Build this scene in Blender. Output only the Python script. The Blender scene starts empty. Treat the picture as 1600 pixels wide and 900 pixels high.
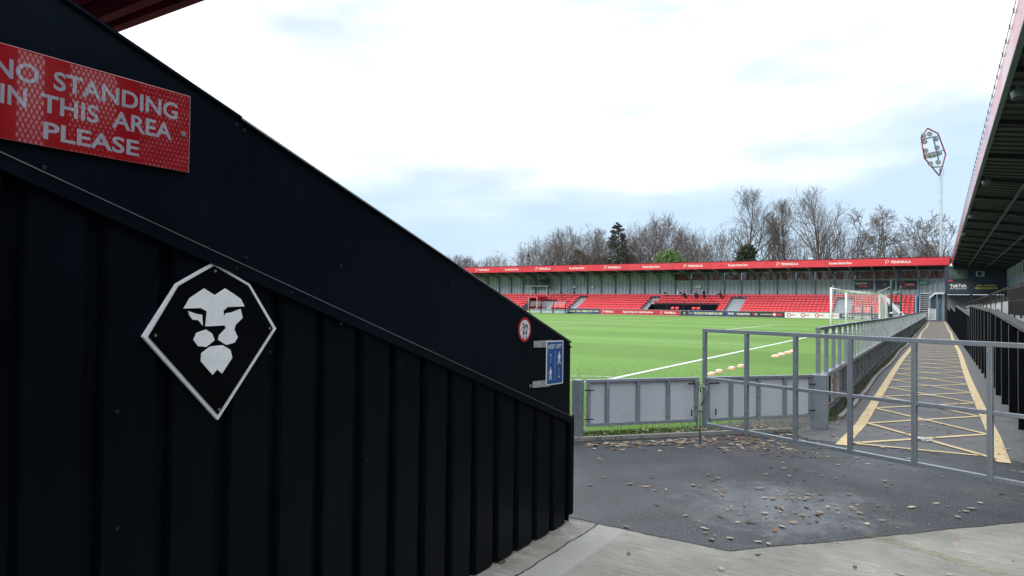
import bpy, math, random
from mathutils import Vector, Matrix, noise as mnoise
R = math.radians
PI = math.pi
scene = bpy.context.scene
COL = scene.collection

# ------------------------------------------------------------------ camera
YAW, PITCH, ROLL, CAMH, F = R(32), math.atan(25/1067), R(0.72), 1.35, 1067.0
_f = Vector((-math.sin(YAW)*math.cos(PITCH), math.cos(YAW)*math.cos(PITCH), math.sin(PITCH)))
_r0 = Vector((math.cos(YAW), math.sin(YAW), 0)); _u0 = _r0.cross(_f)
_r = _r0*math.cos(ROLL) + _u0*math.sin(ROLL); _u = _u0*math.cos(ROLL) - _r0*math.sin(ROLL)
cam = bpy.data.cameras.new('camera'); cam.sensor_width = 36; cam.lens = 36*F/1600
cam.clip_start = 0.05; cam.clip_end = 3000
camo = bpy.data.objects.new('camera', cam); COL.objects.link(camo)
camo.matrix_world = Matrix(((_r.x, _u.x, -_f.x, 0), (_r.y, _u.y, -_f.y, 0), (_r.z, _u.z, -_f.z, CAMH), (0, 0, 0, 1)))
scene.camera = camo

# ------------------------------------------------------------------ world, sun, exposure
SUN_EL, SUN_AZ = R(24), R(200)          # azimuth of the sun clockwise from +Y
world = bpy.data.worlds.new('World'); scene.world = world; world.use_nodes = True
wn, wl = world.node_tree.nodes, world.node_tree.links
wn.clear()
out = wn.new('ShaderNodeOutputWorld'); bg = wn.new('ShaderNodeBackground'); bg.inputs[1].default_value = 0.1
sky = wn.new('ShaderNodeTexSky'); sky.sky_type = 'NISHITA'; sky.sun_disc = False
sky.sun_elevation = SUN_EL; sky.sun_rotation = SUN_AZ; sky.air_density = 1.0; sky.dust_density = 1.0
tc = wn.new('ShaderNodeTexCoord'); sep = wn.new('ShaderNodeSeparateXYZ'); wl.new(tc.outputs['Generated'], sep.inputs[0])
mp = wn.new('ShaderNodeMapping'); mp.inputs['Scale'].default_value = (1.5, 1.5, 5.5); mp.inputs['Location'].default_value = (0.35, 0.1, 0.0)
wl.new(tc.outputs['Generated'], mp.inputs[0])
n1 = wn.new('ShaderNodeTexNoise'); n1.inputs['Scale'].default_value = 1.7; n1.inputs['Detail'].default_value = 4; n1.inputs['Roughness'].default_value = 0.5
wl.new(mp.outputs[0], n1.inputs[0])
def wmath(op, a, b=None, clamp=False):
    m = wn.new('ShaderNodeMath'); m.operation = op; m.use_clamp = clamp
    for i, v in enumerate((a, b)):
        if v is None: continue
        if isinstance(v, (int, float)): m.inputs[i].default_value = v
        else: wl.new(v, m.inputs[i])
    return m.outputs[0]
zz = sep.outputs['Z']
rise = wn.new('ShaderNodeMapRange'); rise.interpolation_type = 'SMOOTHSTEP'
rise.inputs[1].default_value = 0.05; rise.inputs[2].default_value = 0.30; rise.inputs[3].default_value = -0.22; rise.inputs[4].default_value = 0.40
wl.new(zz, rise.inputs[0])
hi = wn.new('ShaderNodeMapRange'); hi.interpolation_type = 'SMOOTHSTEP'      # thinner cloud again high up
hi.inputs[1].default_value = 0.22; hi.inputs[2].default_value = 0.42; hi.inputs[3].default_value = 0.0; hi.inputs[4].default_value = -0.26
wl.new(zz, hi.inputs[0])
lf = wn.new('ShaderNodeMapRange'); lf.interpolation_type = 'SMOOTHSTEP'; wl.new(sep.outputs['X'], lf.inputs[0])
lf.inputs[1].default_value = -0.5; lf.inputs[2].default_value = -0.85; lf.inputs[3].default_value = 0.15; lf.inputs[4].default_value = 1.25
rf = wn.new('ShaderNodeMapRange'); rf.interpolation_type = 'SMOOTHSTEP'; wl.new(sep.outputs['X'], rf.inputs[0])
rf.inputs[1].default_value = -0.5; rf.inputs[2].default_value = 0.1; rf.inputs[3].default_value = 0.0; rf.inputs[4].default_value = -0.20
namp = wmath('ADD', wmath('MULTIPLY', wmath('SUBTRACT', n1.outputs[0], 0.5), 1.05), 0.5)
cov = wmath('ADD', wmath('ADD', wmath('ADD', namp, rise.outputs[0]), wmath('MULTIPLY', hi.outputs[0], lf.outputs[0])), rf.outputs[0])
cm = wn.new('ShaderNodeMapRange'); cm.interpolation_type = 'SMOOTHSTEP'
cm.inputs[1].default_value = 0.34; cm.inputs[2].default_value = 0.84; cm.inputs[3].default_value = 0.05; cm.inputs[4].default_value = 1.0
wl.new(cov, cm.inputs[0])
veil = wn.new('ShaderNodeMixRGB'); veil.inputs[0].default_value = 0.88; veil.inputs[2].default_value = (4.5, 5.95, 7.6, 1)   # thin high veil under the cumulus
wl.new(sky.outputs[0], veil.inputs[1])
mx = wn.new('ShaderNodeMixRGB')
n2 = wn.new('ShaderNodeTexNoise'); n2.inputs['Scale'].default_value = 3.2; n2.inputs['Detail'].default_value = 3; wl.new(mp.outputs[0], n2.inputs[0])
body = wn.new('ShaderNodeMapRange'); body.inputs[1].default_value = 0.36; body.inputs[2].default_value = 0.56; wl.new(n2.outputs[0], body.inputs[0])
puff = wn.new('ShaderNodeMixRGB'); puff.inputs[1].default_value = (7.1, 7.5, 7.65, 1); puff.inputs[2].default_value = (9.8, 9.9, 10.1, 1); wl.new(body.outputs[0], puff.inputs[0]); wl.new(puff.outputs[0], mx.inputs[2])
wl.new(cm.outputs[0], mx.inputs[0]); wl.new(veil.outputs[0], mx.inputs[1])
zen = wn.new('ShaderNodeMapRange'); zen.interpolation_type = 'SMOOTHSTEP'; wl.new(zz, zen.inputs[0])      # overcast sky: brighter towards the zenith
zen.inputs[1].default_value = 0.45; zen.inputs[2].default_value = 0.95; zen.inputs[3].default_value = 1.0; zen.inputs[4].default_value = 2.3
zm = wn.new('ShaderNodeVectorMath'); zm.operation = 'SCALE'; wl.new(mx.outputs[0], zm.inputs[0]); wl.new(zen.outputs[0], zm.inputs['Scale'])
wl.new(zm.outputs[0], bg.inputs[0]); wl.new(bg.outputs[0], out.inputs[0])
sun = bpy.data.lights.new('sun', 'SUN'); sun.energy = 1.2; sun.angle = R(18); sun.color = (1, 0.96, 0.9)
suno = bpy.data.objects.new('sun', sun); COL.objects.link(suno)
sd = Vector((math.sin(SUN_AZ)*math.cos(SUN_EL), math.cos(SUN_AZ)*math.cos(SUN_EL), math.sin(SUN_EL)))
suno.rotation_euler = sd.to_track_quat('Z', 'Y').to_euler()
scene.view_settings.view_transform = 'Standard'; scene.view_settings.look = 'None'
scene.view_settings.exposure = 0.5; scene.view_settings.gamma = 1.0
scene.cycles.max_bounces = 6; scene.cycles.transparent_max_bounces = 16
scene.cycles.caustics_reflective = False; scene.cycles.caustics_refractive = False

# ------------------------------------------------------------------ pixel helpers (photo 1600x900)
def ray(px, py): return (_f + _r*((px-800)/F) + _u*((450-py)/F))
def on_z(px, py, z=0.0):
    d = ray(px, py); t = (z-CAMH)/d.z; return Vector((d.x*t, d.y*t, z))
def on_x(px, py, X):
    d = ray(px, py); t = X/d.x; return Vector((X, d.y*t, CAMH+d.z*t))
def on_y(px, py, Y):
    d = ray(px, py); t = Y/d.y; return Vector((d.x*t, Y, CAMH+d.z*t))

# ------------------------------------------------------------------ materials
MAT = {}
class N:
    def __init__(s, name):
        s.m = bpy.data.materials.new(name); s.m.use_nodes = True; s.t = s.m.node_tree; s.n = s.t.nodes; s.l = s.t.links
        s.b = s.n['Principled BSDF']; MAT[name] = s.m
        s.out = s.n['Material Output']
    def new(s, ty, **kw):
        x = s.n.new(ty)
        for k, v in kw.items():
            if k.startswith('i_'): x.inputs[k[2:].replace('_', ' ')].default_value = v
            else: setattr(x, k, v)
        return x
    def link(s, a, b): s.l.new(a, b)
    def pos(s):
        return s.new('ShaderNodeNewGeometry').outputs['Position']
    def noise(s, scale, detail=3, rough=0.5, stretch=None, vec=None):
        v = vec or s.pos()
        if stretch:
            m = s.new('ShaderNodeMapping'); m.inputs['Scale'].default_value = stretch; s.link(v, m.inputs[0]); v = m.outputs[0]
        x = s.new('ShaderNodeTexNoise'); x.inputs['Scale'].default_value = scale; x.inputs['Detail'].default_value = detail; x.inputs['Roughness'].default_value = rough
        s.link(v, x.inputs[0]); return x.outputs[0]
    def ramp(s, fac, a, b, lo=0.0, hi=1.0, smooth=False):
        x = s.new('ShaderNodeMapRange'); x.inputs[1].default_value = a; x.inputs[2].default_value = b; x.inputs[3].default_value = lo; x.inputs[4].default_value = hi
        if smooth: x.interpolation_type = 'SMOOTHSTEP'
        s.link(fac, x.inputs[0]); return x.outputs[0]
    def mix(s, fac, a, b, mode='MIX'):
        x = s.new('ShaderNodeMixRGB', blend_type=mode)
        for i, v in ((0, fac), (1, a), (2, b)):
            if isinstance(v, (int, float)): x.inputs[i].default_value = v
            elif isinstance(v, tuple): x.inputs[i].default_value = (*v[:3], 1)
            else: s.link(v, x.inputs[i])
        return x.outputs[0]
    def math(s, op, a, b=0.0, clamp=False):
        x = s.new('ShaderNodeMath', operation=op, use_clamp=clamp)
        for i, v in ((0, a), (1, b)):
            if isinstance(v, (int, float)): x.inputs[i].default_value = v
            else: s.link(v, x.inputs[i])
        return x.outputs[0]
    def bump(s, h, strength=0.3, dist=0.01):
        x = s.new('ShaderNodeBump'); x.inputs['Strength'].default_value = strength; x.inputs['Distance'].default_value = dist
        s.link(h, x.inputs['Height']); s.link(x.outputs[0], s.b.inputs['Normal'])
    def set(s, color=None, rough=None, metal=None, **kw):
        for k, v in (('Base Color', color), ('Roughness', rough), ('Metallic', metal)):
            if v is None: continue
            if isinstance(v, tuple): s.b.inputs[k].default_value = (*v[:3], 1)
            elif isinstance(v, (int, float)): s.b.inputs[k].default_value = v
            else: s.link(v, s.b.inputs[k])
        for k, v in kw.items(): s.b.inputs[k.replace('_', ' ')].default_value = v
        return s

def simple(name, col, rough=0.5, metal=0.0, var=0.18, scale=3.0, fine=40.0, **kw):
    """painted / plain surface with broad wear and fine speckle"""
    s = N(name)
    a = s.noise(scale, 4, 0.6); b = s.noise(fine, 2, 0.5)
    dark = tuple(c*(1-var) for c in col); light = tuple(min(1, c*(1+var)) for c in col)
    c = s.mix(s.ramp(a, 0.3, 0.7), dark, light)
    c = s.mix(s.math('MULTIPLY', s.ramp(b, 0.4, 0.75), 0.3), c, tuple(x*0.75 for x in col))
    s.set(c, s.ramp(a, 0.3, 0.7, max(0.05, rough-0.08), min(1, rough+0.08)), metal, **kw)
    return s.m

# asphalt with damp patches and wear
s = N('asphalt')
fine = s.noise(70, 4, 0.8); mid = s.noise(2.2, 5, 0.6); big = s.noise(0.55, 3, 0.5)
c = s.mix(s.ramp(mid, 0.3, 0.7), (0.015, 0.0175, 0.023), (0.046, 0.051, 0.062))
c = s.mix(s.ramp(fine, 0.57, 0.68), c, (0.32, 0.33, 0.36))
c = s.mix(s.ramp(fine, 0.46, 0.36), c, (0.012, 0.013, 0.016))
silt = s.ramp(s.noise(0.9, 4, 0.6, (1, 1.4, 1)), 0.56, 0.64)
c = s.mix(s.math('MULTIPLY', silt, 0.22), c, (0.12, 0.115, 0.10))
P = s.pos(); vd = s.new('ShaderNodeVectorMath', operation='DISTANCE'); s.link(P, vd.inputs[0]); vd.inputs[1].default_value = (-0.93, 4.95, 0)
near = s.math('SUBTRACT', s.math('ADD', s.ramp(vd.outputs['Value'], 0.10, 0.95, 1, 0), s.math('MULTIPLY', s.ramp(s.noise(4.5, 5, 0.7), 0.3, 0.7, -1, 1), 0.45)), 0.22)
wet = s.ramp(near, 0.0, 0.7, 0, 1, True)
film = s.ramp(big, 0.46, 0.62, 0, 0.35, True)
wet2 = s.math('MAXIMUM', wet, film)
c = s.mix(s.math('MULTIPLY', wet2, 0.2), c, (0.03, 0.034, 0.042))
s.link(s.math('ADD', 0.5, s.math('MULTIPLY', wet, 1.0)), s.b.inputs['Specular IOR Level'])
edge_ = s.ramp(s.noise(7, 4, 0.7), 0.60, 0.72)
c = s.mix(s.math('MULTIPLY', edge_, 0.35), c, (0.03, 0.032, 0.036))
s.set(c, s.math('SUBTRACT', 0.52, s.math('MULTIPLY', wet2, 0.29)), 0.0)
vor = s.new('ShaderNodeTexVoronoi'); vor.inputs['Scale'].default_value = 130; s.link(P, vor.inputs[0])
s.bump(s.math('MULTIPLY', vor.outputs['Distance'], s.math('SUBTRACT', 1.0, s.math('MULTIPLY', wet2, 0.75))), 0.6, 0.004)

# walkway asphalt (drier, mossy edges)
s = N('walkway_asphalt')
fine = s.noise(170, 2, 0.6); mid = s.noise(1.6, 5, 0.65)
c = s.mix(s.ramp(mid, 0.3, 0.7), (0.095, 0.098, 0.105), (0.15, 0.152, 0.155))
c = s.mix(s.ramp(fine, 0.56, 0.72), c, (0.25, 0.25, 0.25))
moss = s.ramp(s.noise(3.0, 5, 0.7), 0.56, 0.68)
sx = s.new('ShaderNodeSeparateXYZ'); s.link(s.pos(), sx.inputs[0])
edge = s.math('MAXIMUM', s.ramp(sx.outputs[0], 0.55, 0.75), s.ramp(sx.outputs[0], -0.9, -1.1))
c = s.mix(s.math('MULTIPLY', moss, s.math('MULTIPLY', edge, 0.8)), c, (0.05, 0.06, 0.025))
s.set(c, 0.75); s.bump(fine, 0.3, 0.004)

# brushed concrete
s = N('concrete')
sx = s.new('ShaderNodeSeparateXYZ'); s.link(s.pos(), sx.inputs[0])
broom = s.noise(5, 4, 0.75, (1.0, 9, 1)); blot = s.noise(1.7, 5, 0.65); fin = s.noise(120, 2, 0.6)
c = s.mix(s.ramp(blot, 0.3, 0.72), (0.20, 0.19, 0.16), (0.40, 0.385, 0.34))
c = s.mix(s.math('MULTIPLY', s.ramp(broom, 0.42, 0.66), 0.55), c, (0.14, 0.13, 0.11))
c = s.mix(s.ramp(fin, 0.62, 0.8, 0, 0.5), c, (0.5, 0.5, 0.47)); c = s.mix(s.ramp(fin, 0.36, 0.22, 0, 0.6), c, (0.1, 0.1, 0.09))
wob = s.math('MULTIPLY', s.math('SUBTRACT', s.noise(5, 4, 0.6), 0.5), 0.06)
xw = s.math('ADD', sx.outputs[0], wob)
band = s.math('MULTIPLY', s.ramp(sx.outputs[0], -1.77, -1.765), s.ramp(sx.outputs[0], -1.60, -1.58, 1, 0))
c = s.mix(s.math('MULTIPLY', band, 0.6), c, (0.40, 0.39, 0.365))
crack = s.ramp(s.math('ABSOLUTE', s.math('ADD', xw, 1.775)), 0.003, 0.008, 1, 0)
c = s.mix(crack, c, (0.03, 0.03, 0.022))
white = s.math('MULTIPLY', s.ramp(s.noise(2.3, 4, 0.7), 0.58, 0.66), s.ramp(s.noise(40, 3, 0.7), 0.5, 0.6))
c = s.mix(s.math('MULTIPLY', white, 0.5), c, (0.55, 0.55, 0.55))
gr = s.math('MULTIPLY', s.ramp(s.noise(4, 4, 0.7), 0.5, 0.66), s.ramp(sx.outputs[0], -1.8, -1.93))
c = s.mix(s.math('MULTIPLY', gr, 0.7), c, (0.07, 0.09, 0.03))
s.set(c, 0.78)
h = s.math('SUBTRACT', s.math('ADD', s.math('MULTIPLY', broom, 0.6), s.math('MULTIPLY', fin, 0.3)), s.math('MULTIPLY', crack, 3.0))
s.bump(h, 0.45, 0.006)

# grass pitch, mown in bands across the pitch
s = N('pitch_grass')
sx = s.new('ShaderNodeSeparateXYZ'); s.link(s.pos(), sx.inputs[0])
w = s.math('SINE', s.math('MULTIPLY', sx.outputs[1], 2*PI/11.0))
stripe = s.ramp(s.math('ADD', w, s.math('MULTIPLY', s.math('SUBTRACT', s.noise(2.5, 3), 0.5), 1.0)), -0.25, 0.25, 0, 1, True)
pat = s.noise(0.35, 4, 0.6); tuft = s.noise(9, 4, 0.7, (1, 0.5, 1)); fin = s.noise(55, 3, 0.7)
c = s.mix(stripe, (0.095, 0.205, 0.032), (0.128, 0.268, 0.048))
c = s.mix(s.ramp(pat, 0.35, 0.7, 0, 0.5), c, (0.14, 0.235, 0.038))
c = s.mix(s.ramp(tuft, 0.5, 0.75, 0, 0.45), c, (0.07, 0.155, 0.02))
c = s.mix(s.ramp(fin, 0.5, 0.8, 0, 0.6), c, (0.19, 0.31, 0.08))
wear = s.ramp(s.noise(1.1, 5, 0.75), 0.60, 0.74, 0, 0.35)
c = s.mix(wear, c, (0.17, 0.20, 0.06))
s.set(c, 0.75); s.b.inputs['Specular IOR Level'].default_value = 0.25
s.bump(s.math('ADD', tuft, s.math('MULTIPLY', fin, 0.6)), 0.6, 0.03)

s = N('verge_soil')
a = s.noise(9, 5, 0.7); b = s.noise(60, 3, 0.7)
c = s.mix(s.ramp(a, 0.42, 0.6), (0.10, 0.16, 0.025), (0.065, 0.05, 0.035)); c = s.mix(s.ramp(b, 0.5, 0.7, 0, 0.6), c, (0.16, 0.14, 0.10))
s.set(c, 0.95); s.bump(b, 0.8, 0.02)
s = N('verge_gravel')
a = s.noise(6, 5, 0.7); b = s.noise(60, 3, 0.7); sx = s.new('ShaderNodeSeparateXYZ'); s.link(s.pos(), sx.inputs[0])
lush = s.ramp(s.math('ADD', sx.outputs[0], s.math('MULTIPLY', s.math('SUBTRACT', a, 0.5), 1.4)), -2.55, -1.95, 1, 0)
c = s.mix(s.ramp(b, 0.35, 0.65), (0.05, 0.045, 0.038), (0.20, 0.185, 0.16)); c = s.mix(lush, c, s.mix(s.ramp(b, 0.4, 0.6), (0.05, 0.085, 0.018), (0.10, 0.13, 0.03)))
s.set(c, 0.95); s.bump(b, 0.8, 0.02)
s = N('far_ground'); a = s.noise(0.05, 4, 0.6); s.set(s.mix(s.ramp(a, 0.35, 0.65), (0.05, 0.07, 0.03), (0.09, 0.10, 0.05)), 0.95)
s = N('grass_blade'); a = s.noise(20, 2); s.set(s.mix(s.ramp(a, 0.35, 0.65), (0.065, 0.135, 0.02), (0.14, 0.245, 0.045)), 0.6)

# worn paints
def worn(name, col, amount, sc=26, most=1.0, soft=0.12):
    s = N(name); a = s.noise(sc, 5, 0.75); b = s.noise(2.5, 3, 0.6)
    c = s.mix(s.ramp(b, 0.3, 0.7), tuple(x*0.8 for x in col), col)
    s.set(c, 0.7)
    m = s.ramp(s.math('ADD', a, s.math('MULTIPLY', b, 0.25)), amount, amount+soft, 0, most)
    s.link(m, s.b.inputs['Alpha'])
worn('yellow_line_paint', (0.74, 0.58, 0.33), 0.39)
worn('faded_yellow_paint', (0.40, 0.35, 0.12), 0.55, 24, 0.6, 0.30)
worn('pale_spilt_paint', (0.6, 0.6, 0.57), 0.58, 30)
worn('pitch_line_paint', (0.72, 0.78, 0.72), 0.36, 14)
worn('faint_pitch_line_paint', (0.62, 0.72, 0.60), 0.52, 10)

# black coated steel: dust, rain streaks and scratches
def blacksteel(name, base, rough, streak):
    s = N(name)
    st = s.noise(5, 5, 0.65, (1, 9, 0.5)); d = s.noise(2.3, 5, 0.7); f2 = s.noise(70, 3, 0.7)
    c = s.mix(s.math('MULTIPLY', s.ramp(st, 0.5, 0.8), streak), base, (0.016, 0.024, 0.036))
    c = s.mix(s.math('MULTIPLY', s.ramp(d, 0.55, 0.8), streak*0.6), c, (0.022, 0.028, 0.038))
    c = s.mix(s.ramp(f2, 0.72, 0.80, 0, 0.5), c, (0.09, 0.09, 0.10))
    s.set(c, s.ramp(d, 0.3, 0.7, rough-0.08, rough+0.14)); s.b.inputs['Specular IOR Level'].default_value = 0.13; s.b.inputs['Specular Tint'].default_value = (0.55, 0.75, 1, 1)
    s.bump(s.noise(1.6, 2, 0.5), 0.12, 0.02)
blacksteel('black_sheet', (0.0016, 0.0023, 0.0046), 0.40, 0.14)
blacksteel('black_panel', (0.0022, 0.0042, 0.0080), 0.36, 0.13)
blacksteel('black_fence_paint', (0.003, 0.003, 0.004), 0.5, 0.2)
simple('flash_edge', (0.17, 0.18, 0.19), 0.4, 0.3)
simple('dull_fixing', (0.016, 0.019, 0.024), 0.4, 0.3)
simple('edge_highlight_trim', (0.34, 0.35, 0.36), 0.4, 0.5)
simple('navy_cladding', (0.016, 0.030, 0.062), 0.45)
simple('black_metal', (0.005, 0.005, 0.006), 0.45)
simple('plaque_black', (0.0015, 0.0018, 0.003), 0.4, Specular_IOR_Level=0.1)
simple('plaque_white', (0.86, 0.88, 0.91), 0.35, var=0.05)
simple('cap_grey', (0.07, 0.075, 0.085), 0.5, var=0.3, scale=6)
simple('steel_blue', (0.20, 0.28, 0.34), 0.5)
simple('side_cladding', (0.05, 0.065, 0.08), 0.5)
simple('teal_poster', (0.05, 0.085, 0.08), 0.5)
simple('soil_dark', (0.045, 0.04, 0.03), 0.95, var=0.4, scale=9)
simple('steel_grey_paint', (0.155, 0.185, 0.225), 0.42, 0.25, var=0.2, scale=5)
simple('gate_steel', (0.36, 0.40, 0.445), 0.30, 0.40, var=0.05, scale=4, fine=14)
simple('galvanised', (0.30, 0.32, 0.34), 0.42, 0.5, var=0.2, scale=12)
simple('bolt_steel', (0.45, 0.45, 0.45), 0.35, 0.8)
simple('grey_board', (0.68, 0.70, 0.75), 0.35, var=0.07, scale=1.5)
simple('dark_board_back', (0.16, 0.185, 0.215), 0.5, var=0.08)
simple('kerb_concrete', (0.34, 0.33, 0.30), 0.85, var=0.3, scale=8)
simple('terrace_concrete', (0.36, 0.40, 0.45), 0.85, var=0.2, scale=2)
simple('stand_red', (0.62, 0.028, 0.045), 0.28, var=0.10, scale=0.6)
simple('fascia_red', (0.60, 0.05, 0.075), 0.17, var=0.10, scale=0.5)
simple('mast_red', (0.25, 0.02, 0.03), 0.4)
simple('roof_red_dark', (0.13, 0.012, 0.028), 0.8, var=0.25, Specular_IOR_Level=0.1)
simple('seat_red', (0.78, 0.055, 0.075), 0.35, var=0.12, scale=0.8)
simple('sign_red', (0.33, 0.009, 0.013), 0.10, var=0.10, scale=2, fine=25, Coat_Weight=1.0, Coat_IOR=1.85, Coat_Roughness=0.02)
simple('sign_letter', (0.36, 0.34, 0.40), 0.2, var=0.1, Coat_Weight=1.0, Coat_IOR=1.85, Coat_Roughness=0.02)
simple('sign_white', (0.80, 0.80, 0.80), 0.35, var=0.04)
simple('sign_blue', (0.018, 0.09, 0.30), 0.3, var=0.08)
simple('sign_dark_print', (0.01, 0.01, 0.012), 0.4)
simple('sign_rim_red', (0.60, 0.02, 0.03), 0.35)
simple('foil_tape', (0.50, 0.50, 0.50), 0.36, 0.35, var=0.3, scale=25)
simple('board_navy', (0.012, 0.035, 0.13), 0.4)
simple('banner_navy', (0.012, 0.018, 0.045), 0.5)
simple('board_black', (0.012, 0.014, 0.018), 0.4)
simple('board_white', (0.75, 0.75, 0.76), 0.4, var=0.04)
simple('logo_red', (0.50, 0.02, 0.04), 0.4)
simple('logo_yellow', (0.75, 0.70, 0.12), 0.4)
simple('pale_yellow_print', (0.74, 0.72, 0.36), 0.4)
simple('exit_green', (0.02, 0.28, 0.16), 0.4)
simple('wall_cladding', (0.37, 0.445, 0.52), 0.5, var=0.07, scale=0.5)
simple('column_paint', (0.22, 0.33, 0.48), 0.45, var=0.12)
simple('rail_paint', (0.36, 0.43, 0.47), 0.45)
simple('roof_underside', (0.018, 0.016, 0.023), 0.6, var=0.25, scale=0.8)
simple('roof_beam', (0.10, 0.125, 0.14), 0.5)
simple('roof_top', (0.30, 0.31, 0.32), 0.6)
simple('panel_grey_concrete', (0.50, 0.54, 0.52), 0.8, var=0.15, scale=1.2)
simple('goal_white', (0.85, 0.86, 0.87), 0.3, var=0.03)
simple('net_white', (0.80, 0.80, 0.82), 0.7, var=0.03)
simple('post_green', (0.008, 0.05, 0.035), 0.4)
simple('cone_orange', (0.82, 0.42, 0.28), 0.45)
simple('cone_white', (0.85, 0.82, 0.78), 0.45)
simple('bark', (0.085, 0.068, 0.055), 0.9, var=0.3, scale=1.5)
simple('bark_pale', (0.17, 0.145, 0.125), 0.9, var=0.3, scale=1.5)
simple('twig', (0.135, 0.112, 0.098), 0.9, var=0.25, scale=0.8)
simple('twig_purple', (0.135, 0.103, 0.098), 0.9, var=0.25, scale=0.8)
simple('ivy_leaf', (0.035, 0.048, 0.022), 0.8, var=0.4, scale=2)
simple('bush_leaf', (0.11, 0.18, 0.045), 0.7, var=0.4, scale=1.2)
simple('conifer_leaf', (0.055, 0.058, 0.036), 0.85, var=0.4, scale=1.5)
simple('skin', (0.50, 0.30, 0.22), 0.55, var=0.05)
simple('cloth_navy', (0.010, 0.020, 0.06), 0.8)
simple('cloth_black', (0.010, 0.010, 0.014), 0.8)
simple('hair_dark', (0.02, 0.013, 0.009), 0.7)
simple('leaf_tan', (0.30, 0.205, 0.13), 0.7, var=0.35, scale=30)
simple('leaf_brown', (0.10, 0.058, 0.038), 0.65, var=0.4, scale=30)
simple('leaf_pale', (0.43, 0.36, 0.27), 0.75, var=0.3, scale=30)
simple('leaf_orange', (0.24, 0.10, 0.04), 0.65, var=0.4, scale=30)
simple('white_metal', (0.70, 0.72, 0.75), 0.4, var=0.06)
simple('lamp_glass', (0.55, 0.58, 0.60), 0.12, 0.4)
simple('hi_vis', (0.75, 0.85, 0.05), 0.7)
s = N('clear_perspex'); s.set((0.55, 0.6, 0.62), 0.12); s.b.inputs['Alpha'].default_value = 0.16
s = N('window_glass'); s.set((0.035, 0.06, 0.06), 0.06); s.b.inputs['Specular IOR Level'].default_value = 0.8; s.b.inputs['Alpha'].default_value = 0.75
s = N('red_mesh_pane'); a = s.noise(60, 2, 0.6); s.set(s.mix(s.ramp(a, .3, .7), (0.10, 0.018, 0.014), (0.17, 0.035, 0.028)), 0.5); s.b.inputs['Alpha'].default_value = 0.74

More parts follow.
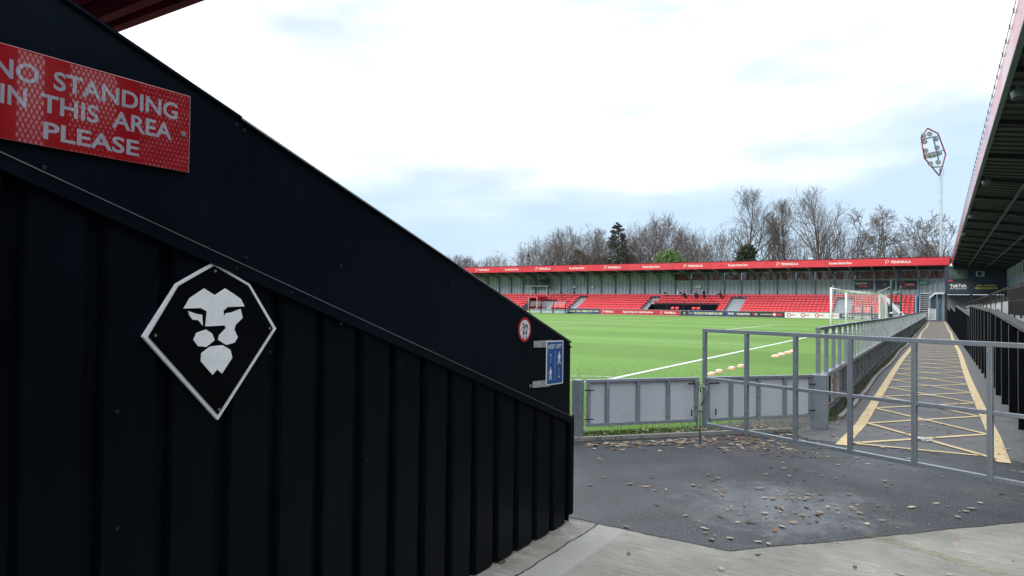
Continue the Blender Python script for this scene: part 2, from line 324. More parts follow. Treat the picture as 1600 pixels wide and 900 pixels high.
# ------------------------------------------------------------------ mesh builder
class MB:
    def __init__(s): s.v, s.f, s.m, s.mats = [], [], [], []
    def mi(s, mat):
        if mat is None: return 0
        if mat not in s.mats: s.mats.append(mat)
        return s.mats.index(mat)
    def add(s, vs, fs, mat=None):
        o = len(s.v); s.v += [tuple(v) for v in vs]; s.f += [tuple(i+o for i in f) for f in fs]; s.m += [s.mi(mat)]*len(fs); return s
    def box(s, x0, x1, y0, y1, z0, z1, mat=None):
        vs = [(x, y, z) for x in (x0, x1) for y in (y0, y1) for z in (z0, z1)]
        return s.add(vs, [(0, 1, 3, 2), (4, 6, 7, 5), (0, 4, 5, 1), (2, 3, 7, 6), (0, 2, 6, 4), (1, 5, 7, 3)], mat)
    def quad(s, a, b, c, d, mat=None): return s.add([a, b, c, d], [(0, 1, 2, 3)], mat)
    def poly(s, pts, mat=None): return s.add(pts, [tuple(range(len(pts)))], mat)
    def prism(s, pts, off, mat=None):
        """extrude a planar polygon (list of 3-vectors) by off"""
        n = len(pts); off = Vector(off); p2 = [tuple(Vector(p)+off) for p in pts]
        fs = [tuple(range(n-1, -1, -1)), tuple(range(n, 2*n))] + [(i, (i+1) % n, n+(i+1) % n, n+i) for i in range(n)]
        return s.add(list(pts)+p2, fs, mat)
    def bar(s, p, q, w, h=None, mat=None, up=(0, 0, 1)):
        """rectangular bar from p to q; w sideways, h along up"""
        h = h or w; p, q = Vector(p), Vector(q); d = (q-p).normalized(); up = Vector(up)
        if abs(d.dot(up)) > 0.98: up = Vector((0, 1, 0))
        a = d.cross(up).normalized(); b = a.cross(d).normalized()
        c = [a*(w/2)+b*(h/2), -a*(w/2)+b*(h/2), -a*(w/2)-b*(h/2), a*(w/2)-b*(h/2)]
        vs = [p+k for k in c]+[q+k for k in c]
        return s.add(vs, [(3, 2, 1, 0), (4, 5, 6, 7)]+[(i, (i+1) % 4, 4+(i+1) % 4, 4+i) for i in range(4)], mat)
    def tube(s, pts, r, n=8, mat=None, cap=True):
        pts = [Vector(p) for p in pts]; rs = r if isinstance(r, (list, tuple)) else [r]*len(pts)
        rings = []; prev = None
        for i, p in enumerate(pts):
            d = (pts[min(i+1, len(pts)-1)]-pts[max(i-1, 0)]).normalized()
            ref = Vector((0, 0, 1)) if abs(d.z) < 0.95 else Vector((1, 0, 0))
            if prev is not None: a = (prev-d*prev.dot(d)).normalized()
            else: a = d.cross(ref).normalized()
            b = d.cross(a); prev = a
            rings.append([p+(a*math.cos(2*PI*k/n)+b*math.sin(2*PI*k/n))*rs[i] for k in range(n)])
        vs = [v for rg in rings for v in rg]; fs = []
        for i in range(len(pts)-1):
            for k in range(n): fs.append((i*n+k, i*n+(k+1) % n, (i+1)*n+(k+1) % n, (i+1)*n+k))
        if cap: fs += [tuple(range(n-1, -1, -1)), tuple(range((len(pts)-1)*n, len(pts)*n))]
        return s.add(vs, fs, mat)
    def disc(s, c, axis, r, t, n=24, mat=None):
        c = Vector(c); axis = Vector(axis).normalized(); return s.tube([c, c+axis*t], r, n, mat)
    def build(s, name, mat=None, parent=None, smooth=False, bevel=0):
        me = bpy.data.meshes.new(name); org = parent.matrix_world.translation.copy() if parent is not None else Vector()
        if parent is not None: org = world_loc(parent)
        me.from_pydata([tuple(Vector(v)-org) for v in s.v], [], s.f)
        if s.mats:
            for m in s.mats: me.materials.append(MAT[m])
            me.polygons.foreach_set('material_index', s.m)
        else: me.materials.append(MAT[mat])
        me.validate(); me.update()
        if smooth: me.polygons.foreach_set('use_smooth', [True]*len(me.polygons))
        o = bpy.data.objects.new(name, me); COL.objects.link(o); o.parent = parent
        if bevel:
            b = o.modifiers.new('bevel', 'BEVEL'); b.width = bevel; b.segments = 2; b.limit_method = 'ANGLE'
        return o
def world_loc(o):
    p = Vector(o.location)
    while o.parent is not None: o = o.parent; p += Vector(o.location)
    return p
def tag(o, label=None, cat=None, group=None, kind=None):
    for k, v in (('label', label), ('category', cat), ('group', group), ('kind', kind)):
        if v: o[k] = v
    return o
def thing(name, label, cat, loc=(0, 0, 0), group=None):
    o = bpy.data.objects.new(name, None); COL.objects.link(o); o.location = loc; o.empty_display_size = 0.2
    return tag(o, label, cat, group)
def structure(o, label=None): return tag(o, label, None, None, 'structure')
def copy_tree(o, parent=None):
    c = o.copy(); COL.objects.link(c); c.parent = parent
    for ch in list(o.children): copy_tree(ch, c)
    return c

_dg = None
def text_mesh(body, bold=0.0):
    cu = bpy.data.curves.new('t', 'FONT'); cu.body = body; cu.size = 1; cu.offset = bold; cu.resolution_u = 4
    cu.align_x = 'CENTER'; cu.space_line = 0.95
    o = bpy.data.objects.new('t', cu); COL.objects.link(o)
    dg = bpy.context.evaluated_depsgraph_get(); me = bpy.data.meshes.new_from_object(o.evaluated_get(dg))
    bpy.data.objects.remove(o); bpy.data.curves.remove(cu); return me
def lettering(body, center, u, v, width, height, mat, parent, name='lettering', bold=0.012, lift=0.003, shear=0):
    """flat lettering fitted into width x height on the plane spanned by u (reading direction) and v (up)"""
    me = text_mesh(body, bold); u, v = Vector(u).normalized(), Vector(v).normalized(); nn = u.cross(v).normalized()
    xs = [p.co.x for p in me.vertices]; ys = [p.co.y for p in me.vertices]
    cx, cy = (min(xs)+max(xs))/2, (min(ys)+max(ys))/2; sx, sy = width/(max(xs)-min(xs)), height/(max(ys)-min(ys))
    org = world_loc(parent) if parent else Vector(); c = Vector(center)+nn*lift-org
    for p in me.vertices:
        a, b = (p.co.x-cx)*sx, (p.co.y-cy)*sy; p.co = c+u*(a+shear*b)+v*b
    me.materials.clear(); me.materials.append(MAT[mat]); me.polygons.foreach_set('use_smooth', [False]*len(me.polygons)); me.update()
    o = bpy.data.objects.new(name, me); COL.objects.link(o); o.parent = parent; return o
AX, AY, AZ = Vector((1, 0, 0)), Vector((0, 1, 0)), Vector((0, 0, 1))

# ================================================================== GROUND
structure(MB().quad((-900, -300, -.06), (900, -300, -.06), (900, 1500, -.06), (-900, 1500, -.06)).build('ground', 'far_ground'))
structure(MB().poly([(-3.1, 3.93, 0), (-0.98, 3.86, 0), (.47, 5.47, 0), (.75, 5.75, 0), (7, 5.75, 0), (7, 12, 0), (.9, 12, 0), (.9, 7.6, 0), (-1.15, 7.6, 0), (-1.37, 7.96, 0), (-3.03, 6.13, 0)]).build('asphalt_yard', 'asphalt'))
re_ = random.Random(12); key_ = [(7, 5.745), (.75, 5.745), (.47, 5.465), (-.98, 3.856), (-3.1, 3.93)]; ragged = []
for a, b in zip(key_, key_[1:]):
    n_ = max(2, int(math.dist(a, b)/.03)); nx_, ny_ = -(b[1]-a[1])/math.dist(a, b), (b[0]-a[0])/math.dist(a, b); w_ = 0
    for i in range(n_):
        w_ = w_*.8+re_.gauss(0, .0028); ragged.append((a[0]+(b[0]-a[0])*i/n_+nx_*w_, a[1]+(b[1]-a[1])*i/n_+ny_*w_))
ragged.append(key_[-1])
structure(MB().poly([(-3.1, -4, .004), (7, -4, .004)]+[(x, y, .004) for x, y in ragged]).build('concrete_path', 'concrete'))
mj = MB()                                       # dark mossy joint between concrete and asphalt
for a, b in zip(ragged, ragged[1:]):
    w_ = re_.uniform(.003, .010); d_ = Vector((b[0]-a[0], b[1]-a[1], 0)).normalized(); n_ = Vector((-d_.y, d_.x, 0)); A_, B_ = Vector((a[0], a[1], .006)), Vector((b[0], b[1], .006))
    mj.quad(A_-n_*w_, B_-n_*w_, B_+n_*.004, A_+n_*.004)
structure(mj.build('mossy_joint', 'soil_dark'))
structure(MB().poly([(-1.37, 7.96, .001), (-1.15, 7.601, .001), (.899, 7.601, .001), (.899, 90.6, .001), (-1.37, 90.6, .001)]).build('walkway', 'walkway_asphalt'))
structure(MB().poly([(-1.32, 8.62, 0), (-1.32, 91.9, 0), (-110, 91.9, 0), (-110, 6.7, 0), (-3.1, 6.7, 0)]).build('pitch', 'pitch_grass'))
structure(MB().poly([(-1.371, 90.601, 0), (6.5, 90.601, 0), (6.5, 100, 0), (-1.371, 100, 0)]).build('end_paving', 'walkway_asphalt'))
# verge under the diagonal gates
structure(MB().poly([(-3.12, 6.10, .003), (-1.36, 7.99, .004), (-1.26, 8.55, .004), (-1.30, 9.3, .004), (-1.75, 8.75, .004), (-2.3, 7.65, .004), (-3.1, 6.72, .003)]).build('verge', 'verge_gravel'))
# kerb line along the verge
k = MB(); k.bar((-3.08, 6.08, .012), (-1.36, 7.98, .012), .05, .05)
tag(k.build('kerb', 'kerb_concrete'), kind='structure')
structure(MB().poly([(-3.101, 3.87, -.003), (-3.101, 6.71, -.003), (-110, 6.71, -.003), (-110, 3.87, -.003)]).build('pitchside_path', 'walkway_asphalt'))
# concrete edging of the walkway, slightly wavy
k = MB(); rnd = random.Random(3); pts = []
for i in range(120):
    y = 9.2+i*.68; pts.append(Vector((-1.02+.025*math.sin(y*.7)+rnd.uniform(-.008, .008), y, .01+rnd.uniform(-.006, .006))))
for a, b in zip(pts, pts[1:]): k.bar(a, b-(b-a)*.02, .055, .05)
tag(k.build('kerb', 'kerb_concrete'), kind='structure')
# strip of soil between fence and edging
structure(MB().quad((-1.2, 9.0, .006), (-1.05, 9.0, .006), (-1.05, 90, .006), (-1.2, 90, .006)).build('soil_strip', 'soil_dark'))

# painted walkway markings (thin sheets above the asphalt)
m = MB(); zt = .006
def strip(mb, a, b, w, z, taper=None):
    a, b = Vector((a[0], a[1], z)), Vector((b[0], b[1], z)); d = (b-a).normalized(); nrm = Vector((-d.y, d.x, 0))
    w2 = w if taper is None else taper
    mb.quad(a-nrm*w/2, a+nrm*w/2, b+nrm*w2/2, b-nrm*w2/2)
ys = [7.45+i*1.45 for i in range(58)]
def lx(y): return -.80+.035*math.sin(y*.23)+(-.05 if y < 7.9 else 0)
def rx(y): return .47+.10*min(1, y/40)+.02*math.sin(y*.3)-(.0 if y > 8 else .02)
for i in range(len(ys)-1):
    strip(m, (lx(ys[i]), ys[i]), (lx(ys[i+1]), ys[i+1]), .11, zt); strip(m, (rx(ys[i]), ys[i]), (rx(ys[i+1]), ys[i+1]), .11, zt)
outl = m.build('walkway_markings', 'yellow_line_paint'); structure(outl)
m = MB(); rnd = random.Random(5)
strip(m, (lx(7.6)+.05, 7.6), (rx(7.6)-.05, 7.68), .055, .008)
for i in range(0, len(ys)-1):
    y0, y1 = ys[i]+.12, ys[i+1]+.12
    strip(m, (lx(y0)+.055, y0+rnd.uniform(-.03, .03)), (rx(y1)-.055, y1+rnd.uniform(-.03, .03)), .066, .008)
    strip(m, (lx(y1)+.055, y1+rnd.uniform(-.03, .03)), (rx(y0)-.055, y0+rnd.uniform(-.03, .03)), .066, .010)
structure(m.build('walkway_hatching', 'yellow_line_paint'))
m = MB()
for i in range(5):
    for j in range(7):
        x, y = -.12+rnd.uniform(-.04, .05), 8.2+i*1.45+rnd.uniform(-.1, .12); w = rnd.uniform(.02, .07)
        m.poly([(x+w*math.cos(t)*rnd.uniform(.7, 1), y+w*1.4*math.sin(t)*rnd.uniform(.7, 1), .0125+.0007*j) for t in [k*PI/4 for k in range(8)]])
structure(m.build('spilt_paint_marks', 'pale_spilt_paint'))
m = MB(); a, b = on_z(1352, 834), on_z(1568, 900); strip(m, a, b, .09, .009); structure(m.build('yellow_ground_line', 'faded_yellow_paint'))

# pitch markings
GX, TY = -5.08, 10.86; G0, G1 = 41.7, 49.02
m = MB(); zz_ = .006
strip(m, (GX, TY), (GX, 78.5), .12, zz_)
structure(m.build('goal_line_marking', 'pitch_line_paint'))
m = MB()
strip(m, (-100, TY), (GX+.06, TY), .10, zz_)
strip(m, (GX-16.5, 25.2), (GX-.07, 25.2), .12, zz_); strip(m, (GX-16.5, 65.5), (GX-.07, 65.5), .12, zz_); strip(m, (GX-16.5, 25.14), (GX-16.5, 65.56), .12, zz_+.002)
strip(m, (-100, 78.5), (GX, 78.5), .10, zz_)
cx, cy = GX-11, 45.36
arc = [(cx+9.15*math.cos(t), cy+9.15*math.sin(t)) for t in [R(127+i*106/24) for i in range(25)]]
for a, b in zip(arc, arc[1:]): strip(m, a, b, .14, zz_+.004)
arc = [(GX+1.0*math.cos(t), TY+1.0*math.sin(t)) for t in [R(95+i*80/8) for i in range(9)]]
for a, b in zip(arc, arc[1:]): strip(m, a, b, .08, zz_+.004)
structure(m.build('pitch_markings', 'faint_pitch_line_paint'))
m = MB(); strip(m, (GX-5.5, 36.2), (GX-.07, 36.2), .1, zz_); strip(m, (GX-5.5, 54.5), (GX-.07, 54.5), .1, zz_); strip(m, (GX-5.5, 36.14), (GX-5.5, 54.56), .12, zz_+.002)
structure(m.build('goal_area_marking', 'pitch_line_paint'))

# ================================================================== NEAR BLACK STAND (left foreground)
WX = -1.97
def ztop(Y): return .663+.341*(3.76-Y)          # where the flat band starts
def zband(Y): return 1.117+.345*(3.76-Y)        # top of the flat band
ns = thing('stand_side_wall', 'tall black ribbed steel side wall of the near stand with a raking top', 'wall', (WX, 1.5, 0))
# ribbed sheet : box profile with 0.2 m pitch
def rib_profile(y0, y1, pitch, depth, face):
    pts = []; y = y0; 
    while y < y1:
        pts += [(y, 0), (y+pitch*.60, 0), (y+pitch*.66, depth), (y+pitch*.84, depth), (y+pitch*.90, 0)]; y += pitch
    pts.append((y1, 0)); out_ = []
    for p in pts:
        if p[0] <= y1 and (not out_ or p[0]-out_[-1][0] > 1e-4): out_.append(p)
    return [(face-d, yy) for yy, d in out_]
prof = rib_profile(-3.175, 3.80, .2, .026, WX+.03)
mb = MB(); vs = []; fs = []
for x, y in prof: vs += [(x, y, .015), (x, y, ztop(y)+.05)]
for i in range(len(prof)-1): fs.append((2*i, 2*i+2, 2*i+3, 2*i+1))
mb.add(vs, fs); mb.build('ribbed_sheet', 'black_sheet', ns)
mb = MB(); mb.prism([(WX-.08, -3.2, .01), (WX-.08, 3.75, .01), (WX-.08, 3.75, ztop(3.75)), (WX-.08, -3.2, ztop(-3.2))], (.03, 0, 0)); mb.build('backing_frame', 'black_metal', ns)
# corner trim
mb = MB(); mb.box(WX-.10, WX+.036, 3.801, 3.852, .05, ztop(3.852)+.03); mb.build('corner_trim', 'black_sheet', ns, bevel=.004)
# flat upper panels
Yj = 1.396
mb = MB(); mb.prism([(WX+.045, 3.76, ztop(3.76)), (WX+.045, 3.76, zband(3.76)), (WX+.045, Yj, zband(Yj)), (WX+.045, Yj, ztop(Yj))], (-.03, 0, 0)); mb.build('upper_panel', 'black_panel', ns, bevel=.002)
mb = MB(); mb.prism([(WX+.05, Yj+.012, ztop(Yj+.012)), (WX+.05, Yj+.012, zband(Yj)+.010), (WX+.05, -3.2, zband(-3.2)+.012), (WX+.05, -3.2, ztop(-3.2))], (-.03, 0, 0)); mb.build('upper_panel', 'black_panel', ns, bevel=.002)
# capping on the slope, its edge highlight put in as pale trim
mb = MB(); mb.bar((WX-.03, 3.76, zband(3.76)+.004), (WX-.03, Yj, zband(Yj)+.004), .17, .008, up=(0, .32, 1)); mb.bar((WX-.03, Yj, zband(Yj)+.009), (WX-.03, -3.2, zband(-3.2)+.009), .18, .008, up=(0, .32, 1)); mb.build('capping', 'black_panel', ns)
mb = MB(); mb.bar((WX-.117, 3.762, zband(3.762)+.004), (WX-.117, Yj, zband(Yj)+.004), .006, .014, up=(0, .32, 1)); mb.build('cap_edge', 'edge_highlight_trim', ns)
MB().bar((WX+.0575, Yj-.01, zband(Yj-.01)+.0075), (WX+.0575, 3.762, zband(3.762)+.004), .003, .005, up=(0, .32, 1)).build('cap_edge', 'edge_highlight_trim', ns)
mb = MB(); mb.bar((WX+.0475, Yj-.01, zband(Yj-.01)+.006), (WX+.0475, 3.762, zband(3.762)), .004, .006, up=(0, .32, 1)); mb.build('cap_edge', 'edge_highlight_trim', ns)
# flashing strip where ribbed sheet meets the flat panels
mb = MB(); mb.prism([(WX+.052, 3.80, ztop(3.80)-.035), (WX+.052, 3.80, ztop(3.80)+.004), (WX+.052, -3.2, ztop(-3.2)+.004), (WX+.052, -3.2, ztop(-3.2)-.035)], (-.012, 0, 0)); mb.build('flashing', 'black_panel', ns, bevel=.002)
mb = MB(); mb.bar((WX+.0535, 3.80, ztop(3.80)+.006), (WX+.0535, -3.2, ztop(-3.2)+.006), .003, .0025, up=(0, .32, 1)); mb.build('flashing_edge', 'flash_edge', ns)
mb = MB(); mb.box(WX-.10, WX+.046, 3.761, 3.766, .66, 1.105); mb.build('end_trim', 'black_panel', ns)
# fixings
mb = MB(); rnd = random.Random(8)
for (px, py) in ((369, 195), (381, 203), (533, 416), (804, 492), (828, 549), (892, 542), (706, 440), (369, 419), (384, 402), (69, 261), (533, 506), (456, 457), (820, 621)):
    p = on_x(px, py, WX+.052); mb.disc(p-AX*.012, AX, .0055, .015, 10)
for (px, py) in ((183, 643), (785, 766), (813, 771), (867, 780), (785, 817), (183, 826), (574, 720), (714, 750), (625, 570), (720, 628), (628, 812), (422, 550)):
    p = on_x(px, py, WX+.032); mb.disc(p-AX*.035, AX, .005, .037, 10)
mb.build('bolt', 'dull_fixing', ns)
tag(ns.children[-1], kind=None)

# body of the near stand behind its side wall: terrace, front wall, roof, posts
nb = thing('covered_stand', 'near stand with dark red roof edge above the black side wall', 'stand', (-6, 0, 0))
mb = MB()
for i in range(7): mb.box(-20, WX-.1, 3.2-.72*(i+1), 3.2-.72*i, 0, .42+.26*i)
mb.box(-20, WX-.1, 3.2, 3.85, 0, .12); mb.build('terrace', 'terrace_concrete', nb)
mb = MB(); mb.box(-20, WX-.12, 3.85, 3.9, .02, .62); mb.build('front_wall', 'black_sheet', nb)
# roof with a gutter and red fascia along the pitch side, beams below
RZ = 4.25; E = on_y(285, 0, 3.86)
mb = MB(); mb.quad((-20, 3.80, RZ+.16), (-2.3, 3.80, RZ+.16), (-2.3, -3.6, RZ+.9), (-20, -3.6, RZ+.9)); mb.quad((-20, 3.80, RZ+.13), (-20, -3.6, RZ+.87), (-2.3, -3.6, RZ+.87), (-2.3, 3.80, RZ+.13)); mb.build('roof_sheet', 'roof_red_dark', nb)
mb = MB(); mb.box(-20, -2.2, 3.80, 3.86, RZ-.04, RZ+.30); mb.build('fascia', 'roof_red_dark', nb)
mb = MB(); mb.box(-20, -2.2, 3.86, 3.98, RZ+.02, RZ+.12); mb.build('gutter', 'roof_red_dark', nb)
mb = MB(); mb.bar((-20, 3.62, RZ+.03), (-2.3, 3.62, RZ+.03), .10, .18); mb.build('edge_beam', 'roof_red_dark', nb)
for x in [-3.2-2.4*i for i in range(7)]:
    MB().bar((x, 3.56, RZ+.02), (x, -3.4, RZ+.72), .09, .2).build('rafter', 'roof_red_dark', nb)
mb = MB()
for i in range(11): mb.bar((-20, 3.1-.62*i, RZ+.20+.062*i), (-2.3, 3.1-.62*i, RZ+.20+.062*i), .05, .06)
mb.build('purlins', 'roof_red_dark', nb)
mb = MB(); mb.box(-20, -2.3, -3.7, -3.62, 0, RZ+.9); mb.build('back_wall', 'black_sheet', nb)
for x in (-4.4, -9, -14): MB().bar((x, -1.0, 0), (x, -1.0, RZ+.45), .12).build('post', 'black_metal', nb)

# --- red notice
def onwall(px, py): return on_x(px, py, WX+.058)
SX = WX+.062
sg = thing('warning_sign', 'long red acrylic notice reading NO STANDING IN THIS AREA PLEASE', 'sign', (SX, .965, 1.85))
yr_ = on_x(296, 210, SX).y; zt_s, zb_s = on_x(296, 150, SX).z, on_x(296, 270, SX).z
mb = MB(); mb.box(SX-.008, SX, yr_-.56, yr_, zb_s, zt_s); mb.build('sign_board', 'sign_red', sg, bevel=.0015)
mb = MB(); mb.box(SX-.0085, SX-.0005, yr_+.0002, yr_+.0014, zb_s, zt_s); mb.build('sign_edge', 'sign_letter', sg)
for rowx, ptop, pbot, words in ((90, 112, 141.5, (('NO', -14, 60), ('STANDING', 83, 278))), (71, 146.5, 176, (('IN', 0, 42), ('THIS', 63, 155), ('AREA', 176, 270))), (72, 190, 217.5, (('PLEASE', 69, 219),))):
    za, zb2_ = on_x(rowx, ptop, SX).z, on_x(rowx, pbot, SX).z
    for w_, p0_, p1_ in words:
        ya_, yb2_ = on_x(p0_, 150, SX).y, on_x(p1_, 150, SX).y
        lettering(w_, (SX, (ya_+yb2_)/2, (za+zb2_)/2), AY, AZ, yb2_-ya_, za-zb2_, 'sign_letter', sg, bold=.022, lift=.0006)
for yy in (yr_-.020, yr_-.54):
    mb = MB(); mb.disc((SX, yy, on_x(286, 209, SX).z), AX, .0075, .003, 16); mb.disc((SX+.003, yy, on_x(286, 209, SX).z), AX, .004, .0012, 12, None); mb.build('screw', 'bolt_steel', sg, smooth=False)

# --- lion crest plaque, a mounted emblem on the ribs
EX = WX+.046
em = thing('crest_plaque', 'black diamond shaped crest plaque with white border and lion face', 'emblem', (EX, 1.3, 1.2))
def cp(x, y, X): return on_x(180+x/3, 380+y/3, X)
outer = [(463, 90), (290, 190), (131, 438), (482, 829), (755, 400), (632, 192)]
inner = [(464, 106), (299, 200), (157, 438), (482, 803), (740, 400), (624, 199)]
mb = MB(); mb.prism([cp(*p, EX) for p in outer], (-.012, 0, 0)); mb.build('white_border', 'plaque_white', em)
mb = MB(); mb.prism([cp(*p, EX+.004) for p in inner], (-.003, 0, 0)); mb.build('black_field', 'plaque_black', em)
faces = [
 [(418, 212), (350, 258), (322, 306), (402, 304), (431, 319), (424, 390), (516, 385), (519, 400), (488, 432), (484, 453), (522, 477), (560, 466), (575, 440), (559, 405), (565, 382), (598, 350), (588, 308), (545, 325), (522, 328), (510, 343), (508, 316), (528, 299), (607, 296), (590, 262), (560, 240), (516, 212), (467, 244)],
 [(343, 318), (350, 340), (364, 358), (391, 361), (411, 386), (408, 336), (378, 330)],
 [(427, 405), (383, 420), (368, 453), (390, 483), (428, 486), (466, 455), (456, 425)],
 [(504, 478), (447, 484), (405, 516), (402, 553), (457, 617), (479, 591), (501, 611), (549, 537), (541, 500)]]
for f_ in faces:
    mb = MB(); mb.prism([cp(*p, EX+.008) for p in f_], (-.003, 0, 0)); mb.build('lion_shape', 'plaque_white', em)
for p in ((468, 131), (723, 399), (486, 779), (188, 432)):
    mb = MB(); mb.disc(cp(*p, EX+.004), AX, .004, .003, 12); mb.build('screw', 'bolt_steel', em)

# --- round 2m sticker
c0 = on_x(819.5, 515, WX+.047)
st = thing('distance_sticker', 'round red and white 2m distancing sticker with footprints', 'sticker', tuple(c0))
rr = .0665
mb = MB(); mb.disc(c0, AX, rr, .002, 40); mb.build('red_ring', 'sign_rim_red', st)
mb = MB(); mb.disc(c0+AX*.002, AX, rr*.80, .0008, 40); mb.build('white_disc', 'sign_white', st)
lettering('2m', c0+AX*.003+AZ*.022, AY, AZ, .060, .030, 'sign_dark_print', st, bold=.02, lift=.0012)
mb = MB(); mb.box(c0.x+.0028, c0.x+.0036, c0.y-rr*.8, c0.y+rr*.8, c0.z-.001, c0.z+.0006); mb.build('divider', 'sign_dark_print', st)
for s_ in (-1, 1):
    mb = MB(); q = c0+AX*.0038+AY*.0135*s_-AZ*.018
    mb.poly([q+AY*.0075*math.cos(t)+AZ*.014*math.sin(t) for t in [i*PI/8 for i in range(16)]])
    q2 = q-AZ*.024+AX*.0003; mb.poly([q2+AY*.005*math.cos(t)+AZ*.0065*math.sin(t) for t in [i*PI/6 for i in range(12)]])
    mb.build('footprint', 'sign_dark_print', st)

# --- keep left sign on two foil strips
kx = WX+.047
a, b, c, d = on_x(833, 533, kx), on_x(862, 531, kx), on_x(862, 542.5, kx), on_x(833, 543, kx)
def tape(name, pts, seed):
    rnd = random.Random(seed); mb = MB(); n = 16; vs = []; p00, p10, p11, p01 = pts
    for i in range(n+1):
        for j in range(4):
            u_, v_ = i/n, j/3; p = (p00*(1-u_)+p10*u_)*(1-v_)+(p01*(1-u_)+p11*u_)*v_
            vs.append(p+AX*rnd.uniform(0.001, .005))
    fs = [(i*4+j, i*4+j+1, (i+1)*4+j+1, (i+1)*4+j) for i in range(n) for j in range(3)]
    mb.add(vs, fs); return mb
ks = thing('direction_sign', 'blue KEEP LEFT sign with white walking figures on silver tape strips', 'sign', tuple(a))
tape('t', [a, b, c, d], 1).build('tape_strip', 'foil_tape', ks)
a2, b2, c2, d2 = on_x(831, 596, kx), on_x(860, 593, kx), on_x(860, 603.5, kx), on_x(831, 606, kx)
tape('t', [a2, b2, c2, d2], 2).build('tape_strip', 'foil_tape', ks)
mb = MB(); p_ = on_x(828.5, 602.5, kx); mb.box(p_.x, p_.x+.002, p_.y-.006, p_.y+.006, p_.z-.008, p_.z+.006); mb.build('tape_scrap', 'foil_tape', ks)
# sign plate: stands slightly off the wall, turned a little to the passage
A_ = on_x(853.5, 568, kx+.006); B_ = on_x(880.0, 565, kx+.030)
uu = (B_-A_); uu.z = 0; sw = uu.length; uu.normalize(); sc_ = (A_+B_)/2; sc_.z = (on_x(853.5, 533, kx+.006).z+on_x(853.5, 602.5, kx+.006).z)/2
sh = on_x(853.5, 533, kx+.006).z-on_x(853.5, 602.5, kx+.006).z; nn = uu.cross(AZ).normalized()
def rrect(c, u, v, w, h, r, n=5):
    pts = []
    for (sx_, sy_, a0) in ((1, 1, 0), (-1, 1, 90), (-1, -1, 180), (1, -1, 270)):
        for i in range(n+1):
            t = R(a0+90*i/n); pts.append(c+u*(sx_*(w/2-r)+r*math.cos(t))+v*(sy_*(h/2-r)+r*math.sin(t)))
    return pts
mb = MB(); mb.prism(rrect(sc_, uu, AZ, sw, sh, .008), -nn*.003); mb.build('white_plate', 'sign_white', ks)
mb = MB(); mb.poly(rrect(sc_+nn*.0008, uu, AZ, sw-.016, sh-.014, .006)); mb.build('blue_face', 'sign_blue', ks)
lettering('KEEP LEFT', sc_+AZ*sh*.37, uu, AZ, sw*.80, sh*.095, 'sign_white', ks, bold=.01, lift=.0016)
def pt(u_, v_, l=.0016): return sc_+uu*(u_*sw)+AZ*(v_*sh)+nn*l
mb = MB(); mb.quad(pt(-.006, -.42), pt(.006, -.42), pt(.006, .26), pt(-.006, .26)); mb.build('centre_line', 'sign_white', ks)
def walker(u0, v0, s):
    mb = MB(); h = .30*s
    def P(a, b): return pt(u0+a*.95, v0+b*1.0)
    mb.poly([P(.035*math.cos(t), .125+.022*math.sin(t)) for t in [i*PI/6 for i in range(12)]])
    mb.poly([P(-.04, .095), P(.04, .095), P(.06, .02), P(.045, -.02), P(-.035, -.02), P(-.05, .02)])
    mb.poly([P(-.04, .09), P(-.055, .06), P(-.12, .0), P(-.10, -.012), P(-.035, .04)])
    mb.poly([P(.04, .09), P(.04, .04), P(.085, .0), P(.105, .012), P(.06, .07)])
    mb.poly([P(-.035, -.0201), P(.005, -.0201), P(-.035, -.085), P(-.06, -.145), P(-.10, -.145), P(-.07, -.07)])
    mb.poly([P(.006, -.0201), P(.045, -.0201), P(.055, -.085), P(.105, -.14), P(.07, -.15), P(.015, -.09)])
    mb.build('walking_figure', 'sign_white', ks)
walker(.24, .10, 1); walker(-.26, -.24, 1)
for (u0, v0, v1, dr) in ((-.26, .17, .0, 1), (.24, -.14, -.32, -1)):
    mb = MB()
    for i in range(6):
        v = v0+(v1-v0)*i/5; mb.quad(pt(u0-.015, v-.008), pt(u0+.015, v-.008), pt(u0+.015, v+.008), pt(u0-.015, v+.008))
    e = v0+.035 if dr > 0 else v1-.035
    b_ = v0+.012 if dr > 0 else v1-.012
    mb.poly([pt(u0-.07, b_, .0018), pt(u0+.07, b_, .0018), pt(u0, e, .0018)] if dr > 0 else [pt(u0+.07, b_, .0018), pt(u0-.07, b_, .0018), pt(u0, e, .0018)]); mb.build('arrow', 'sign_white', ks)

# ================================================================== TALL BARRED GATE (foreground)
gA = Vector((-1.94, 6.63, 0)); gB = Vector((.297, 5.66, 0)); gd = (gB-gA); gl = gd.length; gd.normalize()
gt = thing('metal_gate', 'tall open grey steel gate of square bars standing across the yard', 'gate', tuple(gA))
def gp(s_, z): return gA+gd*s_+AZ*z
top, mid, low = 1.118, .70, .215
GL = 3.9
posts = []
for px in (1101, 1166.5, 1243, 1328.5, 1428.5, 1547):
    d_ = ray(px, 600); n_ = Vector((-gd.y, gd.x, 0)); t = gA.dot(n_)/d_.dot(n_); q = d_*t; posts.append((q-gA).dot(gd))
posts += [posts[-1]+.62, GL]
def zmid(s_): return .655-.0*s_
MB().bar(gp(0, top), gp(GL, top), .036, .034).build('top_rail', 'gate_steel', gt, bevel=.003)
for i, s_ in enumerate(posts):
    MB().bar(gp(s_, low-.02 if i else low-.03), gp(s_, top-.017), .034, .034, up=tuple(gd)).build('upright', 'gate_steel', gt, bevel=.003)
